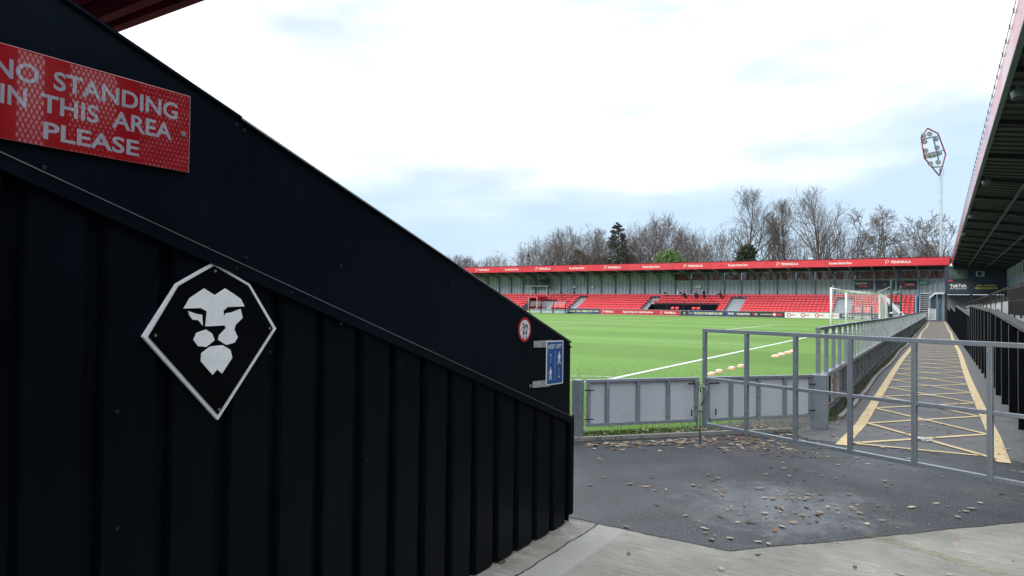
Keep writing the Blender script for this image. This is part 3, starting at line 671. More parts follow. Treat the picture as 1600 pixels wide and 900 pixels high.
for a, b in zip(posts, posts[1:]):
    MB().bar(gp(a+.018, zmid(a)), gp(b-.018, zmid(b)), .030, .028).build('middle_rail', 'gate_steel', gt, bevel=.003)
    MB().bar(gp(a+.018, low), gp(b-.018, low), .034, .030).build('bottom_rail', 'gate_steel', gt, bevel=.003)
gn = Vector((gd.y, -gd.x, 0))                    # towards the camera
mb = MB(); q = gp(-.005, 0)+gn*.035
mb.tube([q+AZ*.02, q+AZ*.52], .007, 8); mb.build('drop_bolt', 'galvanised', gt, smooth=True)
mb = MB(); q2 = q+AZ*.52
mb.tube([q2, q2+AZ*.045-gd*.0, q2+AZ*.06+gd*.03, q2+AZ*.05+gd*.075, q2+AZ*.0+gd*.085, q2-AZ*.06+gd*.05, q2-AZ*.12+gd*.015], .007, 8); mb.build('bolt_handle', 'galvanised', gt, smooth=True)
mb = MB(); mb.bar(gp(0, .60)+gn*.02-gd*.03, gp(0, .60)+gn*.02-gd*.075, .012, .05)
mb.build('keeper', 'galvanised', gt)
MB().tube([gp(0, .34)+gn*.02, gp(0, .34)+gn*.06], .012, 8).build('bolt_guide', 'galvanised', gt)
MB().tube([gp(-.02, .50), gp(-.06, .52), gp(-.055, .58), gp(-.02, .585)], .006, 6).build('hook', 'galvanised', gt)
# hinge post that carries the gate, out at its right end
hp = gp(GL+.09, 0); mb = MB(); mb.box(hp.x-.05, hp.x+.05, hp.y-.05, hp.y+.05, 0, 1.2)
tag(mb.build('gate_post', 'gate_steel', bevel=.004), 'square grey steel hinge post of the tall open gate', 'post')

# ================================================================== LOW DIAGONAL GATES with grey sheet infill
L0 = Vector((-3.045, 6.20, 0)); L1 = Vector((-1.14, 8.40, 0)); ld = (L1-L0).normalized(); ln = Vector((ld.y, -ld.x, 0))
def l_at(px):
    d_ = ray(px, 600); t = L0.dot(ln)/d_.dot(ln); return (d_*t-L0).dot(ld)
def lp(s_, z, o=0): return L0+ld*s_+AZ*z+ln*o
LT, LB = .585, .145
def low_gate(name, label, s0, s1, bars, hinge_side):
    g = thing(name, label, 'gate', tuple(lp(s0, 0)), 'low grey gates at the pitch corner')
    MB().bar(lp(s0, LT), lp(s1, LT), .045, .030).build('top_rail', 'gate_steel', g, bevel=.003)
    MB().bar(lp(s0, LB), lp(s1, LB), .04, .032).build('bottom_rail', 'gate_steel', g, bevel=.003)
    for s_ in [s0+.022]+bars+[s1-.022]: MB().bar(lp(s_, LB+.017), lp(s_, LT-.016), .036, .036, up=tuple(ld)).build('stile', 'gate_steel', g, bevel=.003)
    mb = MB(); a_, b_ = lp(s0+.02, LB+.01, -.012), lp(s1-.02, LB+.01, -.012)
    mb.prism([a_, b_, b_+AZ*(LT-LB-.02), a_+AZ*(LT-LB-.02)], -ln*.006); mb.build('infill_panel', 'grey_board', g)
    hs = s0 if hinge_side < 0 else s1
    for z in (LB+.06, LT-.09):
        mb = MB(); mb.tube([lp(hs+hinge_side*.03, z, .03), lp(hs-hinge_side*.07, z, .03)], .006, 8); mb.build('hinge', 'black_metal', g)
    fs_ = s1 if hinge_side < 0 else s0
    mb = MB(); mb.tube([lp(fs_-(-hinge_side)*.02, LT-.05, .035), lp(fs_+hinge_side*.14, LT-.05, .035)], .009, 8); mb.box(*[0]*6) if False else None
    mb.build('slide_bolt', 'black_metal', g)
    mb = MB(); mb.tube([lp(fs_+hinge_side*.10, LB+.05, .035), lp(fs_+hinge_side*.10, LB+.12, .035)], .008, 8); mb.build('bolt_handle', 'board_navy', g)
    mb = MB(); mb.tube([lp(fs_+hinge_side*.035, LB+.03, .03), lp(fs_+hinge_side*.035, .0, .03)], .008, 8); mb.build('drop_rod', 'galvanised', g)
    return g
s_j0, s_j1 = l_at(1091), l_at(1103)
low_gate('low_gate', 'low grey gate nearer the black wall with sheet infill', .06, s_j0, [l_at(949), l_at(997), l_at(1044)], -1)
s_e = l_at(1269)
low_gate('low_gate', 'low grey gate seen through the tall barred gate', s_j1, s_e, [l_at(1142), l_at(1185), l_at(1226)], 1)
mb = MB(); q = lp(-.03, 0); mb.box(q.x-.045, q.x+.045, q.y-.045, q.y+.045, 0, .60)
tag(mb.build('gate_post', 'gate_steel', bevel=.004), 'short square grey gate post hard by the black wall', 'post', 'short posts of the low gates')
q = lp(s_e+.10, 0); mb = MB(); mb.box(q.x-.085, q.x+.085, q.y-.085, q.y+.085, 0, .60)
tag(mb.build('gate_post', 'gate_steel', bevel=.004), 'stout square grey gate post where the walkway fence begins', 'post', 'short posts of the low gates')

# ================================================================== PICKET FENCE along the walkway
FX = -1.24
fe = thing('walkway_fence', 'long grey metal fence between pitch and hatched walkway', 'fence', (FX, 9, 0))
Y0, Y1 = 8.75, 89.5
def wv(y): return .02*math.sin(y*.16)-.02*math.exp(-((y-30)/16)**2)
segs = [Y0+i*2.885 for i in range(29)]
top_ = MB(); lt_ = MB(); lb_ = MB(); bk_ = MB()
for a, b in zip(segs, segs[1:]):
    wa, wb = FX+wv(a)*2, FX+wv(b)*2
    if a < Y0+.1: pass
    top_.bar((wa, a, 1.085+wv(a)), (wb, b, 1.085+wv(b)), .055, .035)
    lt_.bar((wa, a, .50+wv(a)), (wb, b, .50+wv(b)), .075, .05)
    lb_.bar((wa, a, .05), (wb, b, .05), .05, .04)
    bk_.prism([(wa-.03, a, .08), (wb-.03, b, .08), (wb-.03, b, .47+wv(b)), (wa-.03, a, .47+wv(a))], (-.006, 0, 0))
top_.build('top_rail', 'gate_steel', fe); lt_.build('board_rail', 'gate_steel', fe); lb_.build('bottom_rail', 'gate_steel', fe); bk_.build('back_board', 'dark_board_back', fe)
npk = 0; y = Y0+.02; far_p = MB()
while y < Y1:
    w = FX+wv(y)*2; z = wv(y)
    tgt = MB() if npk < 98 else far_p
    tgt.box(w-.022, w+.022, y-.022, y+.022, .525+z, 1.068+z); tgt.box(w-.02, w+.028, y-.022, y+.022, .07, .475+z)
    if npk < 98: tgt.build('picket', 'gate_steel', fe)
    npk += 1; y += .70 if npk < 40 else .85
if far_p.v:
    o = far_p.build('picket_row', 'gate_steel', fe); o['kind'] = 'stuff'
# little poster on the fence
q0, q1 = on_x(1312.5, 611, FX+.05), on_x(1326.5, 611, FX+.05)
ps = thing('fence_notice', 'small white notice with faded red print on the walkway fence', 'sign', (FX+.04, 10, .3))
mb = MB(); mb.box(FX+.035, FX+.04, 9.85, 10.75, .10, .46); mb.build('notice_board', 'board_white', ps)
lettering('PLEASE KEEP\nOFF THE\nPITCH', (FX+.041, 10.3, .29), AY, AZ, .72, .24, 'logo_red', ps, bold=.01)

# ================================================================== RIGHT BLACK FENCE (stand front)
BX = .80
bf = thing('stand_front_fence', 'black slatted fence with stepped sloping rail along the right stand', 'fence', (BX, 9, 0))
secs = [(8.35, 14.9, 1.10, 1.325), (15.2, 24.8, 1.33, 1.47), (25.2, 45.5, 1.17, 1.55), (46, 66, 1.22, 1.56), (66.5, 86.5, 1.22, 1.5)]
secs[0] = (5.95, 14.9, 1.02, 1.325)
for i, (a, b, za, zb) in enumerate(secs):
    MB().bar((BX+.05, a, za), (BX+.05, b, zb), .13, .05).build('cap_rail', 'cap_grey', bf, bevel=.004)
    mb = MB(); mb.prism([(BX+.075, a, .06), (BX+.075, b, .06), (BX+.075, b, zb-.03), (BX+.075, a, za-.03)], (.01, 0, 0)); mb.build('infill_sheet', 'black_fence_paint', bf)
    y = a+.05
    while y < b-.05:
        zt_ = za+(zb-za)*(y-a)/(b-a)-.028
        mb = MB(); mb.box(BX-.035, BX+.07, y-.03, y+.03, .0, zt_, None); o = mb.build('slat_post', 'black_fence_paint', bf)
        mb = MB(); mb.box(BX-.0385, BX-.0355, y-.0322, y-.0285, .02, zt_); mb.build('edge_highlight', 'edge_highlight_trim', o) if y < 26 else None  # bright line along the slat edge put in as a pale strip
        y += 1.22
for (px, py) in ((1583, 519), (1586, 548), (1580, 567), (1580.5, 614), (1529, 516), (1528, 571)):
    p = on_x(px, py, BX-.04)
    # round plastic caps on the fence posts
ends = [s_[0] for s_ in secs]

# ================================================================== unseen dark wall and mesh, added to shape reflections in the near stand
sw_ = thing('reflection_wall', 'unseen black wall with mesh openings, added for reflections in the red notice', 'wall', (1.95, 2, 0))
wy0, wy1, wz1 = -3.5, 4.3, 3.8; ops = [(2.30, 2.50), (2.66, 3.04), (3.22, 3.80)]; oz0, oz1 = 2.25, 3.2
mb = MB(); edges = [wy0]+[e for o_ in ops for e in o_]+[wy1]
for i in range(0, len(edges), 2): mb.box(1.95, 2.0, edges[i], edges[i+1], 0, wz1)
for a, b in ops: mb.box(1.951, 1.999, a, b, 0, oz0); mb.box(1.951, 1.999, a, b, oz1, wz1)
mb.build('wall_sheet', 'black_sheet', sw_)
for k_, (a, b) in enumerate(ops):
    cw, ch, th_ = ((.036, .078, .010), (.036, .078, .0165), (.036, .078, .0215))[k_]; mb = MB(); nz = int((oz1-oz0)/ch)+1; ny = int((b-a)/cw)+1
    for i in range(ny*2+1):
        for j in range(nz*2):
            if (i+j) % 2: continue
            y0_, z0_ = a+i*cw/2, oz0+j*ch/2
            for dy in (-1, 1):
                y1_ = y0_+dy*cw/2
                zf_ = (z0_-2.45)/.65; tt_ = (.009+.004*(1-zf_), .011+.013*max(0, min(1, 1.05-zf_)), .0185+.004*abs(math.sin(i*1.7+j*.9)))[k_]
                if a-.001 <= y0_ <= b+.02 and a-.02 <= y1_ <= b+.02: mb.bar((1.975, y0_, z0_), (1.975, y1_, z0_+ch/2), .004, tt_, up=(0, 0, 1))
    mb.build('expanded_mesh', 'black_sheet', sw_)

# ================================================================== RIGHT STAND
rs = thing('side_stand', 'right hand covered stand with dark ribbed roof and grey back wall', 'stand', (1.3, 8, 0))
RE, RZf = 1.27, 6.4
ya, yb = 7.0, 91.9
# fascia facing the pitch
mb = MB(); mb.box(RE, RE+.06, ya, yb, RZf, RZf+.72); mb.build('fascia', 'fascia_red', rs)
mb = MB(); mb.box(RE-.012, RE+.10, ya, yb, RZf-.05, RZf-.002); mb.build('gutter', 'roof_beam', rs)
mb = MB(); y = ya+.3; 
while y < yb: mb.tube([(RE-.02, y, RZf+.73), (RE-.02, y, RZf+.83)], .018, 5); y += .9
mb.tube([(RE-.02, ya, RZf+.80), (RE-.02, yb, RZf+.80)], .008, 5)
mb.build('bird_wire', 'roof_beam', rs)
# underside with cross ribs
rb = MB(); y = ya; vs = []; fs = []
zf, zb_ = RZf+.10, 5.75; xb = 6.4
while y < yb:
    for (dy, dz) in ((0, 0), (.25, 0), (.33, .07), (.53, .07), (.61, 0)):
        vs += [(RE+.06, y+dy, zf+dz), (xb, y+dy, zb_+dz)]
    y += .66
for i in range(len(vs)//2-1): fs.append((2*i, 2*i+1, 2*i+3, 2*i+2))
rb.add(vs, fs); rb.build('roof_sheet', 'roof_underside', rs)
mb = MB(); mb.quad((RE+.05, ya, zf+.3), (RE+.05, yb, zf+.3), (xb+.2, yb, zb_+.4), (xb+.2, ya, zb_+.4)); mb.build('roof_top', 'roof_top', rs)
for fx_ in (.30, .62):
    x = RE+(xb-RE)*fx_; z = zf+(zb_-zf)*fx_; MB().bar((x, ya, z-.07), (x, yb, z-.07), .07, .12).build('purlin', 'roof_beam', rs)
y = ya+1.2
while y < yb:
    MB().bar((RE+.12, y, zf-.05), (xb-.05, y, zb_-.09), .07, .13).build('rafter', 'roof_underside', rs)
    MB().bar((RE+1.5, y+.04, zf-.24), (RE+3.2, y+3.8, zb_+.13), .03, .03).build('wind_brace', 'roof_beam', rs); y += 4.8
# back wall with pale posts
mb = MB(); vs = []; fs = []; y = ya
while y < yb:
    for dy, dx in ((0, 0), (.2, 0), (.23, .03), (.37, .03), (.4, 0)): vs += [(xb-.0+dx, y+dy, 0), (xb+dx, y+dy, zb_)]
    y += .402
for i in range(len(vs)//2-1): fs.append((2*i, 2*i+2, 2*i+3, 2*i+1))
mb.add(vs, fs); mb.build('back_wall', 'side_cladding', rs)
MB().box(xb-.05, xb-.012, ya, yb, 1.8, 4.6).build('wall_lining', 'steel_blue', rs)
y = ya+1.2
while y < yb:
    mb = MB(); mb.box(xb-.17, xb-.06, y-.10, y+.10, 4.7, zb_-.02); mb.build('wall_post', 'white_metal' if True else '', rs); y += 2.4
for z in (2.4, 3.3, 4.6): MB().box(xb-.12, xb-.055, ya, yb, z, z+.09).build('wall_rail', 'column_paint', rs)
# terrace steps
mb = MB()
for i in range(5): mb.box(2.5+.75*i, xb-.22 if i == 4 else 2.5+.75*(i+1), ya, 86, 0, .55+.3*i)
mb.build('terrace', 'terrace_concrete', rs)
# pale dividing wall in front of the terrace
mb = MB(); y = 9.0
while y < 84: mb.box(2.36, 2.46, y, y+1.17, 0, 1.25 if y < 32.5 else 1.72); y += 1.2
mb.build('front_wall', 'panel_grey_concrete', rs)
# raking handrails of the stand
def railing(x0, y0, z0, y1, z1, n, lab, bars=False):
    r = thing('handrail', lab, 'railing', (x0, y0, 0), 'black handrails in the right stand')
    MB().bar((x0, y0, z0), (x0, y1, z1), .05, .05).build('rail', 'black_metal', r)
    MB().bar((x0, y0, z0-.45), (x0, y1, z1-.45), .04, .04).build('rail', 'black_metal', r)
    for i in range(n+1):
        t = i/n; y = y0+(y1-y0)*t; z = z0+(z1-z0)*t; MB().bar((x0, y, max(0, z-1.05)), (x0, y, z), .05, .05).build('rail_post', 'black_metal', r)
    if bars:
        mb = MB(); k_ = int(abs(y1-y0)/.16)
        for i in range(k_): t = (i+.5)/k_; y = y0+(y1-y0)*t; z = z0+(z1-z0)*t; mb.bar((x0, y, z-.95), (x0, y, z), .03, .03)
        mb.build('bars', 'black_metal', r)
railing(2.30, 19.0, 2.1, 32.5, 2.15, 6, 'barred black handrail on the pale dividing wall nearest the yard', True)
railing(2.34, 33.0, 2.25, 84.0, 1.95, 14, 'long raking black handrail above the pale dividing wall')
railing(3.2, 16.0, 2.75, 70.0, 2.35, 12, 'upper black handrail halfway up the right stand')
# notice on the dividing wall
mb = MB(); nt = thing('wall_notice', 'small white notice with dark square on the pale dividing wall', 'sign', (2.35, 20, .9))
p0, p1 = on_x(1555, 473, 2.35), on_x(1565, 490, 2.35)
mb.box(2.345, 2.358, min(p0.y, p1.y), max(p0.y, p1.y), 1.05, 1.6); mb.build('notice_board', 'board_white', nt)
mb = MB(); yc = (p0.y+p1.y)/2; mb.box(2.341, 2.344, yc-.5, yc+.5, 1.2, 1.4); mb.build('dark_square', 'board_black', nt)
# security lamps under the roof edge
for i, (px, py, rel) in enumerate(((1591, 146, 'nearest'), (1541, 284, 'second'), (1518, 338, 'third'), (1505, 366, 'fourth'))):
    p = on_z(px, py, 6.14); fl = thing('roof_lamp', f'{rel} dark lamp hanging under the right roof edge', 'lamp', tuple(p), 'lamps under the right roof edge')
    MB().bar(p+AZ*.22, p+AZ*.02, .04).build('bracket', 'roof_beam', fl)
    MB().bar(p+Vector((-.12, -.03, -.03)), p+Vector((.14, .05, .03)), .17, .15).build('lamp_body', 'roof_beam', fl, bevel=.02)
    MB().box(p.x-.1, p.x+.1, p.y-.07, p.y+.07, p.z-.13, p.z-.11).build('lamp_lens', 'dull_fixing', fl)

# ================================================================== CONTROL CABIN at the end of the walkway
cb = thing('control_cabin', 'raised navy cabin with window at the end of the walkway', 'cabin', (3, 92, 3.2))
CY = 92.0; cx0, cx1, cz0, cz1 = .62, 6.3, 3.19, 6.2
MB().box(cx0, cx1, CY+.02, CY+3.5, cz0, cz1).build('wall', 'navy_cladding', cb)
MB().prism([(1.05, CY+.1, 6.2), (6.9, CY+.1, 6.2), (6.9, CY+.1, 6.6), (1.05, CY+.1, 7.2)], (0, .1, 0)).build('gable_panel', 'black_metal', rs)
MB().box(6.301, 6.9, CY+.1, CY+.2, 0, 6.199).build('end_wall', 'side_cladding', rs)
w0, w1 = on_y(1481, 419, CY), on_y(1514.5, 440, CY)
MB().box(w0.x-.1, w1.x+.1, CY-.03, CY+.019, w1.z-.1, w0.z+.1).build('window_frame', 'navy_cladding', cb)
wf = MB().box(w0.x, w1.x, CY-.036, CY-.031, w1.z, w0.z).build('window', 'window_glass', cb)
mb = MB()
for i in range(4):
    x = w0.x+.45+.62*i; z = (w0.z+w1.z)/2+(.22 if i % 2 else -.2)
    mb.disc((x, CY-.0368, z), (0, 1, 0), .11, -.003, 12)
mb.build('dark_disc', 'board_black', wf)
MB().box(w0.x+.1, w1.x-.15, CY-.0385, CY-.0365, w1.z+.35, w0.z-.12).build('inner_poster', 'teal_poster', wf)
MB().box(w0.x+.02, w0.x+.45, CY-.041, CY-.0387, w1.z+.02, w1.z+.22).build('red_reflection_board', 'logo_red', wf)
a0, a1 = on_y(1525, 424, CY), on_y(1538, 432, CY)
ac = thing('air_conditioner', 'pale grey air conditioning unit on the navy cabin wall', 'machine', ((a0.x+a1.x)/2, CY-.3, a1.z))
MB().box(a0.x, a1.x, CY-.32, CY-.01, a1.z, a0.z).build('casing', 'rail_paint', ac, bevel=.02)
MB().disc(((a0.x+a1.x)/2-.06, CY-.321, (a0.z+a1.z)/2), (0, -1, 0), .22, .01, 20).build('fan_grille', 'board_black', ac)
MB().bar((a0.x+.1, CY-.2, a1.z-.03), (a1.x-.1, CY-.2, a1.z-.03), .05).build('bracket', 'black_metal', ac)
lettering('TalkTalk', ((on_y(1497.5, 447, CY)).x, CY, on_y(1497, 446.5, CY).z), AX, AZ, 1.62, .36, 'sign_white', cb, bold=.03, lift=.01)
lettering('For Everyone', ((on_y(1497.5, 451, CY)).x, CY, on_y(1497, 451.2, CY).z), AX, AZ, 1.55, .22, 'sign_white', cb, bold=.012, lift=.01)
lettering('FAST, RELIABLE', ((on_y(1541, 446, CY)).x, CY, on_y(1541, 446.2, CY).z), AX, AZ, 1.75, .2, 'logo_yellow', cb, bold=.02, lift=.01)
lettering('FIBRE BROADBAND', ((on_y(1541, 450, CY)).x, CY, on_y(1541, 450.3, CY).z), AX, AZ, 2.1, .2, 'logo_yellow', cb, bold=.02, lift=.01)
MB().box(cx0-.05, cx1, CY-.05, CY+.3, cz0-.12, cz0-.002).build('floor_beam', 'black_metal', cb)
MB().bar(((w1.x+.35), CY-.01, cz0), ((w1.x+.35), CY-.01, cz1), .1, .06).build('wall_rib', 'navy_cladding', cb)
for x in (cx0+.1, 3.1, cx1-.1): MB().box(x-.1, x+.1, CY+.2, CY+.4, 0, cz0-.12).build('post', 'black_metal', cb)
MB().box(cx0, cx1, CY+3.3, CY+3.4, 0, cz0-.12).build('undercroft_wall', 'dark_board_back', cb)
# small white lamp over the cabin
p = on_y(1487.5, 413, 91); ol = thing('hanging_lamp', 'small white lamp hanging under the roof corner above the cabin', 'lamp', tuple(p))
MB().tube([p+AZ*.3, p+AZ*.1], .02, 6).build('stem', 'white_metal', ol)
MB().tube([p+AZ*.1, p-AZ*.05, p-AZ*.2], [.06, .2, .24], 12).build('lamp_shade', 'white_metal', ol)

# ================================================================== STAIR AND LANDING
sr = thing('steel_stair', 'grey open steel stair climbing to the cabin landing', 'stair', (-1.4, 91, 0))
xs0, xs1 = -1.86, -.93; n = 13
for i in range(n): z = 3.2*(i+1)/n; MB().box(xs0+.04, xs1-.04, 91.2+.27*i, 91.2+.27*i+.27, z-.045, z).build('tread', 'white_metal', sr)
for x in (xs0, xs1): MB().bar((x, 91.1, .0), (x, 94.8, 3.25), .05, .2).build('stringer', 'gate_steel', sr)
for x in (xs0, xs1):
    mb = MB(); mb.bar((x, 91.2, 1.0), (x, 94.7, 4.25), .04)
    for i in range(5): y = 91.3+.83*i; z = .1+3.1*(y-91.2)/3.5; mb.bar((x, y, z), (x, y, z+1), .035)
    mb.build('handrail', 'gate_steel', sr)
MB().box(xs0, .62, 94.7, 95.8, 3.15, 3.27).build('landing', 'rail_paint', sr)
mb = MB(); mb.bar((xs1, 94.75, 3.3), (-.1, 92.9, 4.2), .001) if False else None
MB().box(xs1+.1, .60, 95.85, 95.95, 0, 3.14).build('undercroft_wall', 'steel_blue', sr)
MB().box(xs0+.03, xs1-.03, 95.0, 95.1, 0, 3.14).build('undercroft_wall', 'side_cladding', sr)
for x in (-.8, -.15, .45): MB().box(x-.06, x+.06, 94.75, 94.87, 0, 3.14).build('post', 'column_paint', sr)
# ramped bridge from landing to cabin
MB().prism([(-.93, 93.6, 2.55), (-.3, 93.6, 3.15), (.6, 93.6, 3.15), (.6, 93.6, 3.32), (-.36, 93.6, 3.32), (-.93, 93.6, 2.78)], (0, .06, 0)).build('bridge_edge', 'white_metal', sr)
mb = MB()
for z in (3.8, 4.3): mb.bar((-.36, 93.6, z), (.6, 93.6, z), .035); mb.bar((-.93, 93.6, z-.6), (-.36, 93.6, z), .035)
for x in (-.36, .12, .56): mb.bar((x, 93.6, 3.3), (x, 93.6, 4.3), .04)
mb.build('bridge_rail', 'gate_steel', sr)
# white gate leaf at the end of the walkway
wg = thing('end_gate', 'small white gate standing open at the far end of the walkway', 'gate', (-.75, 89.8, 0))
MB().box(-1.0, -.9, 89.7, 89.8, 0, 1.45).build('post', 'white_metal', wg)
mb = MB(); mb.box(-.88, -.28, 89.72, 89.76, .2, 1.35); mb.build('leaf_panel', 'rail_paint', wg)
mb = MB(); mb.bar((-.88, 89.7, 1.37), (-.26, 89.7, 1.37), .05); mb.bar((-.88, 89.7, .18), (-.26, 89.7, .18), .05); mb.bar((-.27, 89.7, .2), (-.27, 89.7, 1.35), .05); mb.build('leaf_frame', 'white_metal', wg)

# ================================================================== FAR STAND
FS_X0, FS_X1 = -92.0, 1.05
fs_ = thing('main_stand', 'long far stand with red fascia, grey cladding and red seats', 'stand', (-40, 93, 0))
FY, BY = 93.0, 99.2
NR = 7
def rowz(i): return .42+.335*i
def rowy(i): return 93.3+.76*i
# fascia and roof
fz0, fz1 = 6.46, 7.37
fa = MB().box(FS_X0, FS_X1+.15, FY-.08, FY, fz0, fz1).build('fascia', 'stand_red', fs_)
MB().box(FS_X0, FS_X1+.16, FY-.12, FY+.0, fz1+.002, fz1+.07).build('roof_edge', 'roof_red_dark', fs_)
mb = MB(); mb.quad((FS_X0, FY, fz0+.25), (FS_X1, FY, fz0+.25), (FS_X1, BY+.4, fz0-.15), (FS_X0, BY+.4, fz0-.15)); mb.quad((FS_X0, FY, fz1), (FS_X1, FY, fz1), (FS_X1, BY+.4, fz1-.5), (FS_X0, BY+.4, fz1-.5)); mb.build('roof_sheet', 'roof_underside', fs_)
ctr = [1403, 1313, 1230, 1153, 1083, 1017.5, 957, 901, 848.5, 799.5, 754, 712]
mid_y = (fz0+fz1)/2
for i, px in enumerate(ctr):
    x = on_y(px, 415, FY-.08).x
    if i % 2 == 0:
        lettering('PENINSULA', (x+.32, FY-.08, mid_y), AX, AZ, 2.05, .30, 'sign_white', fa, bold=.02, lift=.012)
        mb = MB(); q = Vector((x-1.15, FY-.1, mid_y))
        mb.tube([q+Vector((-.12, 0, -.28)), q+Vector((-.12, 0, .1)), q+Vector((-.02, 0, .24)), q+Vector((.14, 0, .22)), q+Vector((.2, 0, .08)), q+Vector((.1, 0, -.06)), q+Vector((-.02, 0, -.06))], .032, 5); mb.build('logo_mark', 'sign_white', fa)
    else: lettering('Success Starts Here', (x, FY-.08, mid_y), AX, AZ, 2.55, .30, 'sign_white', fa, bold=.022, lift=.012)
# cladding wall with ribs; upper strip red mesh panes from the middle to the right
x_m = on_y(1059, 440, BY).x
def ribbed_wall(x0, x1, z0, z1, name='cladding'):
    vs, fs, x = [], [], x0
    while x < x1-.01:
        for dx, dy in ((0, 0), (.30, 0), (.34, .10), (.54, .10), (.60, 0)):
            if x+dx <= x1: vs += [(x+dx, BY+dy, z0), (x+dx, BY+dy, z1)]
        x += .602
    fs = [(2*i, 2*i+2, 2*i+3, 2*i+1) for i in range(len(vs)//2-1)]
    MB().add(vs, fs).build(name, 'wall_cladding', fs_)
ribbed_wall(FS_X0, x_m, 0, 6.35); ribbed_wall(x_m, FS_X1-.1, 0, 5.06)
cols = []
x = -2.18
while x > FS_X0: cols.append(x); x -= 2.40
for i, x in enumerate(cols):
    c_ = MB(); c_.box(x-.11, x+.11, BY-.32, BY-.06, 0, 6.2); c_ = c_.build('column', 'column_paint', fs_)
    if x > -75:
        MB().bar((x, BY-.35, 5.9), (x, FY+.1, 6.56), .10, .26).build('roof_beam', 'column_paint', fs_)
        MB().bar((x, BY-.33, 5.25), (x, BY-1.5, 6.15), .08, .14).build('knee_brace', 'column_paint', c_)
for a, b in zip(cols[1:], cols):
    if a+.1 > x_m-1.3:
        MB().box(a+.12, b-.12, BY+.02, BY+.05, 5.12, 6.14).build('mesh_pane', 'red_mesh_pane', fs_)
MB().box(-2.05, FS_X1-.15, BY+.02, BY+.05, 5.12, 6.14).build('mesh_pane', 'red_mesh_pane', fs_)
for z, x0, x1 in ((5.06, x_m, FS_X1), (3.98, x_m, FS_X1), (4.55, FS_X0, x_m), (3.02, FS_X0, x_m)):
    MB().box(x0, x1, BY-.1, BY-.01, z, z+.09).build('wall_rail', 'rail_paint', fs_)
MB().box(x_m, FS_X1, BY-.02, BY+.08, 6.15, 6.4).build('wall_head', 'column_paint', fs_)
# doors in the cladding
for px0, px1 in ((908, 917), (797.5, 800)):
    a_, b_ = on_y(px0, 455, BY).x, on_y(px1, 455, BY).x
    MB().box(a_, b_, BY-.05, BY-.012, rowz(6), 4.4).build('door', 'rail_paint', fs_)
# terrace
mb = MB()
for i in range(NR): mb.box(-88, -2.35, rowy(i)-.05, rowy(i+1)-.05 if i < NR-1 else BY-.02, 0, rowz(i))
mb.build('terrace', 'terrace_concrete', fs_)
MB().box(-88, -2.5, 92.9, 93.0, 0, .62).build('front_wall', 'terrace_concrete', fs_)
MB().box(-2.35, -2.2, 93.3, BY-.1, 0, 2.9).build('end_wall', 'column_paint', fs_)

# aisles: (x at the front row, x at the back row, half width)
def ax_(px, row): return on_y(px, 470, rowy(row)).x
aisles = []
def aisle(pf, pb, hw): aisles.append((ax_(pf, 0), ax_(pb, 5), hw))
aisle(1143, 1157, 1.05)
aisle(1316, 1322, .85)
aisle(893, 908, .62)
aisle(1008, 1028, .55)
box_x0, box_x1 = ax_(1016, 1), ax_(1119, 1)          # enclosed box cut out of the front rows
tun_x0, tun_x1 = ax_(821, 1), ax_(843, 1)
away_x0, away_x1 = ax_(1378, 1), ax_(1395, 1)
st_ = MB()
for (xf, xbk, hw) in aisles:
    for i in range(6):
        for j in range(2):
            t = (i+.5*j)/5.5; x = xf+(xbk-xf)*t*0
            st_.box(xf-hw+.08, xf+hw-.08, rowy(i)-.05+.38*j, rowy(i)+.33+.38*j, rowz(i)+.002 if not j else rowz(i)+.004, rowz(i)+(.02 if not j else .17))
st_.build('aisle_steps', 'terrace_concrete', fs_)

# ------------------------------------------------------------------ seats
def seat_mesh():
    mb = MB()
    # pan (tipped down) and curved back
    def sheet(rows, thick):
        n = len(rows[0]); vs = [v for r_ in rows for v in r_]; k0 = len(vs)
        vs2 = [(v[0], v[1]+thick[0], v[2]+thick[1]) for v in vs]; fs = []
        for i in range(len(rows)-1):
            for j in range(n-1):
                q = (i*n+j, i*n+j+1, (i+1)*n+j+1, (i+1)*n+j); fs += [q, tuple(k0+k for k in reversed(q))]
        ring = [j for j in range(n)]+[i*n+n-1 for i in range(1, len(rows))]+[(len(rows)-1)*n+j for j in range(n-2, -1, -1)]+[i*n for i in range(len(rows)-2, 0, -1)]
        for a, b in zip(ring, ring[1:]+ring[:1]): fs.append((b, a, k0+a, k0+b))
        mb.add(vs+vs2, fs)
    xs = (-.22, -.13, 0, .13, .22)
    sheet([[(x, -.06, .44+.02*abs(x)/.22) for x in xs], [(x, .08, .39+.03*abs(x)/.22) for x in xs], [(x, .28, .395+.03*abs(x)/.22) for x in xs]], (0, -.03))
    sheet([[(x*.93, .28-.03*abs(x)/.22, .40) for x in xs], [(x*1.08, .315-.06*abs(x)/.22, .54) for x in xs], [(x*1.06, .345-.05*abs(x)/.22, .64) for x in xs], [(x*.74, .42-.03*abs(x)/.22, .70) for x in xs]], (.03, 0))
    mb.box(-.03, .03, .1, .3, .1, .37); mb.box(-.16, .16, .30, .33, .28, .38)
    me = mb.build('tmp', 'seat_red'); m_ = me.data; bpy.data.objects.remove(me); m_.name = 'seat'; return m_
SM = seat_mesh()
seats = []
SP = .515
for r_ in range(NR):
    x = -2.75
    while x > -87:
        y = rowy(r_)+.12; z = rowz(r_); ok = True
        for (xf, xbk, hw) in aisles:
            if r_ < NR-1 and abs(x-xf) < hw+.1: ok = False
        if r_ < 4 and box_x0-.1 < x < box_x1+.1: ok = r_ >= 3
        if r_ < 4 and tun_x0-.4 < x < tun_x1+2.2: ok = False
        if r_ < 4 and away_x0-.2 < x < away_x1+.5: ok = False
        if ok: seats.append((x, y, z, r_))
        x -= SP
